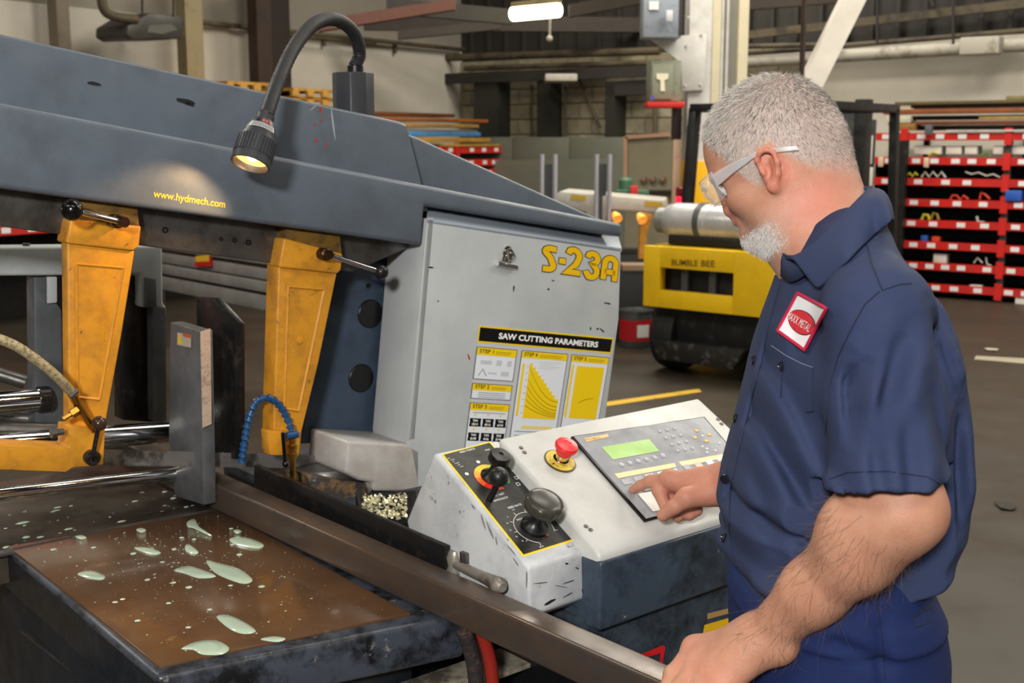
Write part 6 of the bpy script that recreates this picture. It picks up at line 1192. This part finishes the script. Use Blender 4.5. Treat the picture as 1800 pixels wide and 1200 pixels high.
hem_l = el_l + A_(0, .01, .03)
sl_a = PX(1562, 880, 1.235); sl_dir = sl_a - (sh_l + A_(0, -.01, .01)); sl_dir /= np.linalg.norm(sl_dir)
shirt = [ell((.412, 1.485, 1.490), (.055, .088, .055), .03), secloft(zs, cx_, [1.485] * len(zs), ra_, rb_, .02, 2.35),
         cone(sh_l + A_(.005, -.005, -.004), sl_a, .058, .0660, .03), cone(A_(.415, 1.42, 1.492), sh_l + A_(.002, 0, .002), .036, .052, .03), ell(sh_l + A_(.012, .03, -.07), (.052, .06, .10), .03),
         cone(sh_r + A_(.01, 0, -.004), el_r + A_(.01, 0, .04), .058, .06, .035), cone(A_(.45, 1.54, 1.492), sh_r + A_(.01, 0, 0), .038, .054, .03)]
# cut the sleeve open at its hem
_hn = A_(.10, -.10, -1.0); _hn /= np.linalg.norm(_hn); _hp = PX(1560, 848, 1.235)
def XZ(xp, yp, Y=1.31): p = PX(xp, yp, Y); return A_(p[0], p[2])
folds = [((1448, 560), (1425, 700), .010, .006), ((1470, 610), (1452, 760), .008, .008), ((1395, 640), (1450, 860), .012, .007), ((1340, 700), (1430, 880), .012, .006), ((1375, 800), (1440, 920), .010, .007),
         ((1300, 800), (1330, 960), .012, .006), ((1345, 830), (1370, 980), .010, .006), ((1290, 930), (1440, 960), .010, .006), ((1400, 940), (1470, 990), .008, .006), ((1500, 985), (1650, 960), .012, .006), ((1560, 560), (1500, 690), .012, .007), ((1590, 640), (1620, 820), .012, .005),
         ((1540, 690), (1530, 850), .012, .005), ((1610, 520), (1668, 700), .010, .007), ((1635, 490), (1690, 690), .008, .006), ((1580, 790), (1600, 850), .010, .005), ((1480, 700), (1490, 840), .010, .005), ((1390, 480), (1360, 560), .008, .005), ((1690, 720), (1694, 940), .009, .006), ((1650, 480), (1700, 640), .007, .004), ((1660, 930), (1600, 980), .01, .006), ((1500, 600), (1462, 668), .008, .006)]
FL = [(XZ(*a), XZ(*b_), w, dp) for a, b_, w, dp in folds]
def shirt_post(P, d):
    front = P[:, 1] < 1.50
    q = P[:, [0, 2]]
    for a, b_, w, dp in FL:
        ab = b_ - a; t = np.clip((q - a) @ ab / (ab @ ab), 0, 1); off = q - a - t[:, None] * ab; nrm = A_(-ab[1], ab[0]) / np.linalg.norm(ab); s = off @ nrm; r2 = (off ** 2).sum(1); env = np.sin(np.pi * np.clip(t, .04, .96)) ** .6
        d = d + front * env * 1.8 * dp * (np.exp(-r2 / w ** 2) - .6 * np.exp(-((s - 1.9 * w) ** 2 + (r2 - s * s)) / (w * 1.3) ** 2))
    d = d + .0026 * vnoise(P * A_(1, 1, .6), 34, 3) + .0013 * vnoise(P, 75, 4)
    # waist: cloth blouses over the belt
    d = d - .010 * np.exp(-((P[:, 2] - 1.100) / .018) ** 2) * (1 + .5 * np.sin(P[:, 0] * 60 + P[:, 1] * 40))
    g = (P - _hp) @ _hn; near = (P[:, 1] < 1.315) & (P[:, 0] > .30) & (P[:, 2] < 1.30)
    w_ = .0022 * np.sin(P[:, 0] * 70)
    d = np.where(near, np.maximum(d, g + w_), d)
    # hollow inside the sleeve
    ab = sl_a - sh_l; t = np.clip((P - sh_l) @ ab / (ab @ ab), .55, 2); r = np.linalg.norm(P - sh_l - t[:, None] * ab, axis=1); d = np.where(near & (r < .072) & (t > .74), np.maximum(d, -(d + .0095)), d)
    return d
D, lo, hh_ = field(shirt, .0036, shirt_post); sv, sq = nets(D, lo, hh_); del D
M_navy = mat('navy_twill', (42, 52, 82), .78, wear=(50, 60, 90), wear_amt=.45, wear_scale=8, wear_soft=.3, bump=.22, bump_scale=700, var=.05, spec=.25)
_sb = bvh_of(sv, sq)
shirt_o = mesh_obj('shirt', np_mesh('shirt', sv, sq), M_navy, person); shirt_o['label'] = 'navy short-sleeved work shirt'
# ------------------------------------------------------------------ trousers and shoes
zt = [.86, .92, .97, 1.02, 1.06, 1.085]
tr = []
ysp = [1200, 1120, 1060, 1022, 1004]; xfp = [1295, 1293, 1294, 1300, 1308]; xbp = [1650, 1650, 1640, 1622, 1610]
z2, c2, a2 = sil(ysp, xfp, xbp); o = np.argsort(z2); z2, c2, a2 = (list(np.array(t)[o]) for t in (z2, c2, a2))
tr = [secloft([.84] + z2 + [1.125], [c2[0] + .005] + c2 + [c2[-1]], [1.485] * 7, [a2[0] * .98] + a2 + [a2[-1] * .9], [.175, .185, .19, .192, .19, .185, .165], .03, 2.3),
      cone((.44, 1.385, .86), (.44, 1.375, .50), .105, .082, .03), cone((.44, 1.375, .50), (.46, 1.37, .06), .082, .072, .03), cone((.44, 1.585, .86), (.44, 1.595, .50), .105, .082, .03), cone((.44, 1.595, .50), (.46, 1.60, .06), .082, .072, .03)]
TF = [((1370, 1050), (1480, 1030), .008, .006), ((1470, 1130), (1550, 1160), .010, .006), ((1330, 1060), (1300, 1150), .010, .006), ((1545, 1100), (1552, 1220), .008, .004), ((1300, 1050), (1350, 1100), .008, .005)]
TFL = [(XZ(a[0], a[1], 1.30), XZ(b_[0], b_[1], 1.30), w, dp) for a, b_, w, dp in TF]
def tr_post(P, d):
    q = P[:, [0, 2]]
    for a, b_, w, dp in TFL:
        ab = b_ - a; t = np.clip((q - a) @ ab / (ab @ ab), 0, 1); r2 = ((q - a - t[:, None] * ab) ** 2).sum(1); d = d + dp * np.exp(-r2 / w ** 2) * (P[:, 1] < 1.49)
    return d + .002 * vnoise(P, 26, 8) + np.where(P[:, 2] > 1.035, -.004, 0)
D, lo, hh_ = field(tr, .005, tr_post); tv, tq_ = nets(D, lo, hh_); del D
M_trous = mat('navy_trouser_cloth', (27, 40, 82), .8, wear=(34, 47, 92), wear_amt=.45, wear_scale=8, wear_soft=.3, bump=.2, bump_scale=700, var=.05, spec=.2)
tro = mesh_obj('trousers', np_mesh('trousers', tv, tq_), M_trous, person); _tb = bvh_of(tv, tq_)
for yy in (1.37, 1.60):
    D, lo, hh_ = field([cone((.48, yy, .055), (.30, yy, .035), .05, .042, .02), ell((.42, yy, .08), (.07, .045, .05), .03), ell((.40, yy, .012), (.15, .048, .014), .01)], .006); v_, q_ = nets(D, lo, hh_); mesh_obj('shoe', np_mesh('shoe', v_, q_), mat('shoe_black', (30, 28, 26), .5), person)
# ------------------------------------------------------------------ details laid on the cloth
def snap(xp, yp, bv_=None, lift=.001, default_Y=1.35):
    r = ray(xp, yp).normalized(); h = (bv_ or _sb).ray_cast(CAM, r)
    if h[0] is None: return aty(xp, yp, default_Y), -r
    n = h[1] if h[1].dot(r) < 0 else -h[1]; return h[0] + n * lift, n
def seam(name, pts, m, par, r=.0009, bv_=None, lift=.0004, n=6):
    P = [];
    for i in range(len(pts) - 1):
        for k in range(n): t = k / n; P.append((pts[i][0] * (1 - t) + pts[i + 1][0] * t, pts[i][1] * (1 - t) + pts[i + 1][1] * t))
    P.append(pts[-1]); b = B(); b.tube([snap(x, y, bv_, lift)[0] for x, y in P], r, 6); return add(name, b, m, par)
M_seam = flat('navy_seam', (20, 28, 54), .8); M_thread = flat('pale_thread', (112, 122, 150), .8)
seam('yoke_seam', [(1524, 428), (1532, 462), (1546, 498), (1552, 512)], M_seam, shirt_o); seam('shoulder_seam', [(1552, 510), (1580, 500), (1602, 498)], M_seam, shirt_o, .0007); seam('armhole_seam', [(1546, 512), (1520, 535), (1498, 575), (1474, 625), (1458, 680), (1452, 760)], M_seam, shirt_o)
seam('back_sleeve_seam', [(1692, 676), (1684, 702), (1673, 732)], M_seam, shirt_o)
seam('pocket_stitching', [(1356, 607), (1384, 626), (1412, 640), (1430, 646)], M_thread, shirt_o, .0006); seam('pocket_stitching', [(1430, 646), (1428, 690), (1430, 722), (1418, 724)], M_seam, shirt_o, .0008); seam('pocket_stitching', [(1376, 634), (1372, 700)], M_seam, shirt_o, .0006)
seam('placket_edge', [(1378, 462), (1368, 510), (1352, 570), (1338, 640), (1322, 700), (1300, 790), (1284, 860), (1282, 930), (1290, 985)], M_seam, shirt_o, .0008)
seam('hem_stitching', [(1458, 842), (1490, 830), (1560, 828), (1630, 838), (1664, 856)], M_seam, shirt_o, .0006)
for x, y in ((1383, 469), (1326, 633), (1294, 735), (1275, 841), (1274, 945), (1375, 643)):
    p, n = snap(x, y); b = B(); b.lathe(p, n, [(.0062, 0), (.0062, .0022), (.0048, .0026), (.0044, .0016), (0, .0016)], 16, False); add('button', b, mat('navy_button', (24, 26, 34), .3), shirt_o)
# company patch sewn on the chest
pq = [(1408, 517), (1459, 544), (1420, 617), (1373, 583)]
def patch_uv(s, t): 
    a = [(pq[0][k] * (1 - s) + pq[1][k] * s) * (1 - t) + (pq[3][k] * (1 - s) + pq[2][k] * s) * t for k in (0, 1)]; return a
_pp = {}
_pg = [[snap(*patch_uv(i / 6, j / 6), None, 0)[0] for i in range(7)] for j in range(7)]
for _ in range(2):
    _pg = [[(_pg[j][i] * 2 + _pg[j][max(0, i - 1)] + _pg[j][min(6, i + 1)] + _pg[max(0, j - 1)][i] + _pg[min(6, j + 1)][i]) / 6 if 0 < i < 6 and 0 < j < 6 else _pg[j][i] for i in range(7)] for j in range(7)]
_pn = (_pg[0][6] - _pg[0][0]).cross(_pg[6][0] - _pg[0][0]).normalized()
if _pn.dot(CAM - _pg[0][0]) < 0: _pn = -_pn
def PT(s, t, l):
    s, t = min(max(s, 0), 1) * 6, min(max(t, 0), 1) * 6; i, j = min(5, int(s)), min(5, int(t)); s -= i; t -= j
    return (_pg[j][i] * (1 - s) + _pg[j][i + 1] * s) * (1 - t) + (_pg[j + 1][i] * (1 - s) + _pg[j + 1][i + 1] * s) * t + _pn * (l + .004)
b = B()
for i in range(8):
    for j in range(8): b.face([PT((i + a) / 8, (j + c) / 8, 0) for a, c in ((0, 0), (1, 0), (1, 1), (0, 1))])
bmesh.ops.remove_doubles(b.bm, verts=b.bm.verts, dist=1e-5); patch = add('company_patch', b, mat('patch_white', (232, 232, 238), .7, bump=.2, bump_scale=900), shirt_o, label='white patch with crimson border')
b = B(); b.tube([PT(s, t, .0004) for s, t in [(k / 8, 0) for k in range(8)] + [(1, k / 8) for k in range(8)] + [(1 - k / 8, 1) for k in range(8)] + [(0, 1 - k / 8) for k in range(9)]], .0021, 8); add('patch_border', b, mat('crimson_thread', (206, 28, 72), .7, bump=.6, bump_scale=1200), patch)
def pell(rx, ry, l, m, name):
    b = B(); c = PT(.53, .53, l); pts = [PT(.53 + rx * math.cos(2 * math.pi * k / 32), .53 + ry * math.sin(2 * math.pi * k / 32), l) for k in range(32)]
    for k in range(32): b.face([c, pts[k], pts[(k + 1) % 32]])
    return add(name, b, m, patch)
pell(.455, .255, .0006, flat('patch_black', (40, 26, 30), .7), 'oval_outline'); pell(.44, .235, .0010, mat('patch_red', (205, 38, 52), .7), 'red_oval')
c = bpy.data.curves.new('t', 'FONT'); c.body = 'MAXX METAL'; c.size = 1; c.offset = .0; c.resolution_u = 3; c.space_character = 1.08
t_ = bpy.data.objects.new('t', c); COL.objects.link(t_); me = bpy.data.meshes.new_from_object(t_.evaluated_get(bpy.context.evaluated_depsgraph_get())); bpy.data.objects.remove(t_)
co = np.array([v.co[:] for v in me.vertices]); co -= co.min(0); co /= co.max(0).clip(1e-6)
for v, q in zip(me.vertices, co): v.co = PT(.13 + .80 * q[0], .62 - .17 * q[1], .0034)
mesh_obj('patch_lettering', me, flat('patch_letter_white', (240, 240, 240), .6), patch)
# collar
def mirror(p): q = V(p); return V((q.x + .004 + .10 * max(0, .40 - q.x), 2 * 1.482 - q.y - .012, q.z))
ci = [aty(1373, 443, 1.480), aty(1391, 452, 1.440), aty(1425, 432, 1.395), aty(1468, 392, 1.388), aty(1505, 355, 1.405), aty(1528, 333, 1.44), aty(1534, 332, 1.482)]
cm = [aty(1375, 446, 1.474), aty(1392, 450, 1.425), aty(1430, 432, 1.385), aty(1478, 396, 1.376), aty(1522, 352, 1.393), aty(1547, 333, 1.432), aty(1552, 334, 1.482)]
cl = [aty(1380, 455, 1.462), aty(1397, 458, 1.405), aty(1443, 514, 1.355), aty(1497, 462, 1.338), aty(1540, 416, 1.345), aty(1568, 388, 1.395), aty(1573, 392, 1.482)]
for i in range(2, 6): cl[i] = snap((0, 0, 1443, 1497, 1540, 1568)[i], (0, 0, 514, 462, 416, 388)[i], None, .004)[0]
rows = [[], [], [], []]
for lst, r_ in ((ci, 0), (cm, 1), (cl, 3)):
    full = lst + [mirror(p) for p in lst[-2::-1]]; rows[r_] = full
rows[2] = [(a + c_) / 2 + V((0, 0, .003)) for a, c_ in zip(rows[1], rows[3])]
rows = [smooth_path(r_, 5) if k != 3 else [p for i in range(len(r_) - 1) for p in [r_[i].lerp(r_[i + 1], t / 5) for t in range(5)]] + [r_[-1]] for k, r_ in enumerate(rows)]
b = B(); n = len(rows[0])
top = [[b.bm.verts.new(p) for p in r_] for r_ in rows]
for i in range(3):
    for j in range(n - 1): b.bm.faces.new((top[i][j], top[i][j + 1], top[i + 1][j + 1], top[i + 1][j]))
co_ = add('collar', b, M_navy, shirt_o, smooth=180); md = co_.modifiers.new('thickness', 'SOLIDIFY'); md.thickness = .0028; md.offset = 0; sd_ = co_.modifiers.new('smooth', 'SUBSURF'); sd_.levels = 1; sd_.render_levels = 1
b = B(); r0 = [p + V((0, 0, -.03)) for p in rows[0]]; b_t = [[b.bm.verts.new(p) for p in r_] for r_ in (rows[0], r0)]
for j in range(n - 1): b.bm.faces.new((b_t[0][j], b_t[0][j + 1], b_t[1][j + 1], b_t[1][j]))
cs_ = add('collar_band', b, M_navy, shirt_o, smooth=180); md = cs_.modifiers.new('thickness', 'SOLIDIFY'); md.thickness = .0024
# rear trouser pocket and side seam
seam('pocket_edge', [(1606, 1084), (1630, 1068), (1646, 1050)], M_seam, tro, .0011, _tb); seam('pocket_edge', [(1606, 1084), (1610, 1102), (1634, 1092), (1648, 1070)], M_seam, tro, .0009, _tb); seam('side_seam', [(1541, 1040), (1545, 1080), (1552, 1130), (1556, 1195)], M_seam, tro, .0008, _tb)
# ------------------------------------------------------------------ safety glasses
def HV(x, y, z): return V(H(x, y, z))
gl_ = thing('safety_glasses', 'clear safety glasses worn by the grey-haired man', 'glasses', HV(.1, 0, .01))
M_clear = mat('clear_plastic', (222, 228, 232), .06, alpha=.17, var=0, rough_var=.02); M_arm = mat('temple_plastic', (200, 198, 200), .2, alpha=.42, var=0)
for s in (1, -1):
    b = B(); rows = []
    for i in range(9):
        a = i / 8; yy = s * (.006 + .062 * a); xx = .112 - .002 * a - .030 * a ** 2.6; rows.append([HV(xx + .004 * (1 - abs(t - .5) * 2), yy, .046 - .043 * t * (1 - .25 * (a - .5) ** 2)) for t in (0, .25, .5, .75, 1)])
    v_ = [[b.bm.verts.new(p) for p in r_] for r_ in rows]
    for i in range(8):
        for j in range(4): b.bm.faces.new((v_[i][j], v_[i + 1][j], v_[i + 1][j + 1], v_[i][j + 1]))
    lens = add('lens', b, M_clear, gl_, smooth=180); md = lens.modifiers.new('thickness', 'SOLIDIFY'); md.thickness = .002
    edge = [rows[k][0] for k in range(9)] + [rows[8][k] for k in range(1, 5)] + [rows[k][4] for k in range(7, -1, -1)] + [rows[0][k] for k in (3, 2, 1, 0)]
    b = B(); b.tube(edge, .0009, 8); add('lens_rim', b, M_arm, gl_)
    tp = smooth_path([HV(.083, s * .068, .034), HV(.055, s * .0765, .034), HV(.034, s * .0820, .032), HV(.014, s * .0845, .030), HV(-.010, s * .0845, .018), HV(-.034, s * .082, .003)], 6)
    b = B(); up_ = V(hu); w_ = [.016 + (.0055 - .016) * min(1, i / (len(tp) * .5)) for i in range(len(tp))]; ow = V(hl) * s * .0012
    b.loft([[p + up_ * w * .5 - ow, p + up_ * w * .5 + ow, p - up_ * w * .5 + ow, p - up_ * w * .5 - ow] for p, w in zip(tp, w_)]); add('temple_arm', b, M_arm, gl_)
b = B(); b.tube([HV(.112, -.007, .036), HV(.116, 0, .038), HV(.112, .007, .036)], .0025, 8); add('bridge', b, M_arm, gl_)
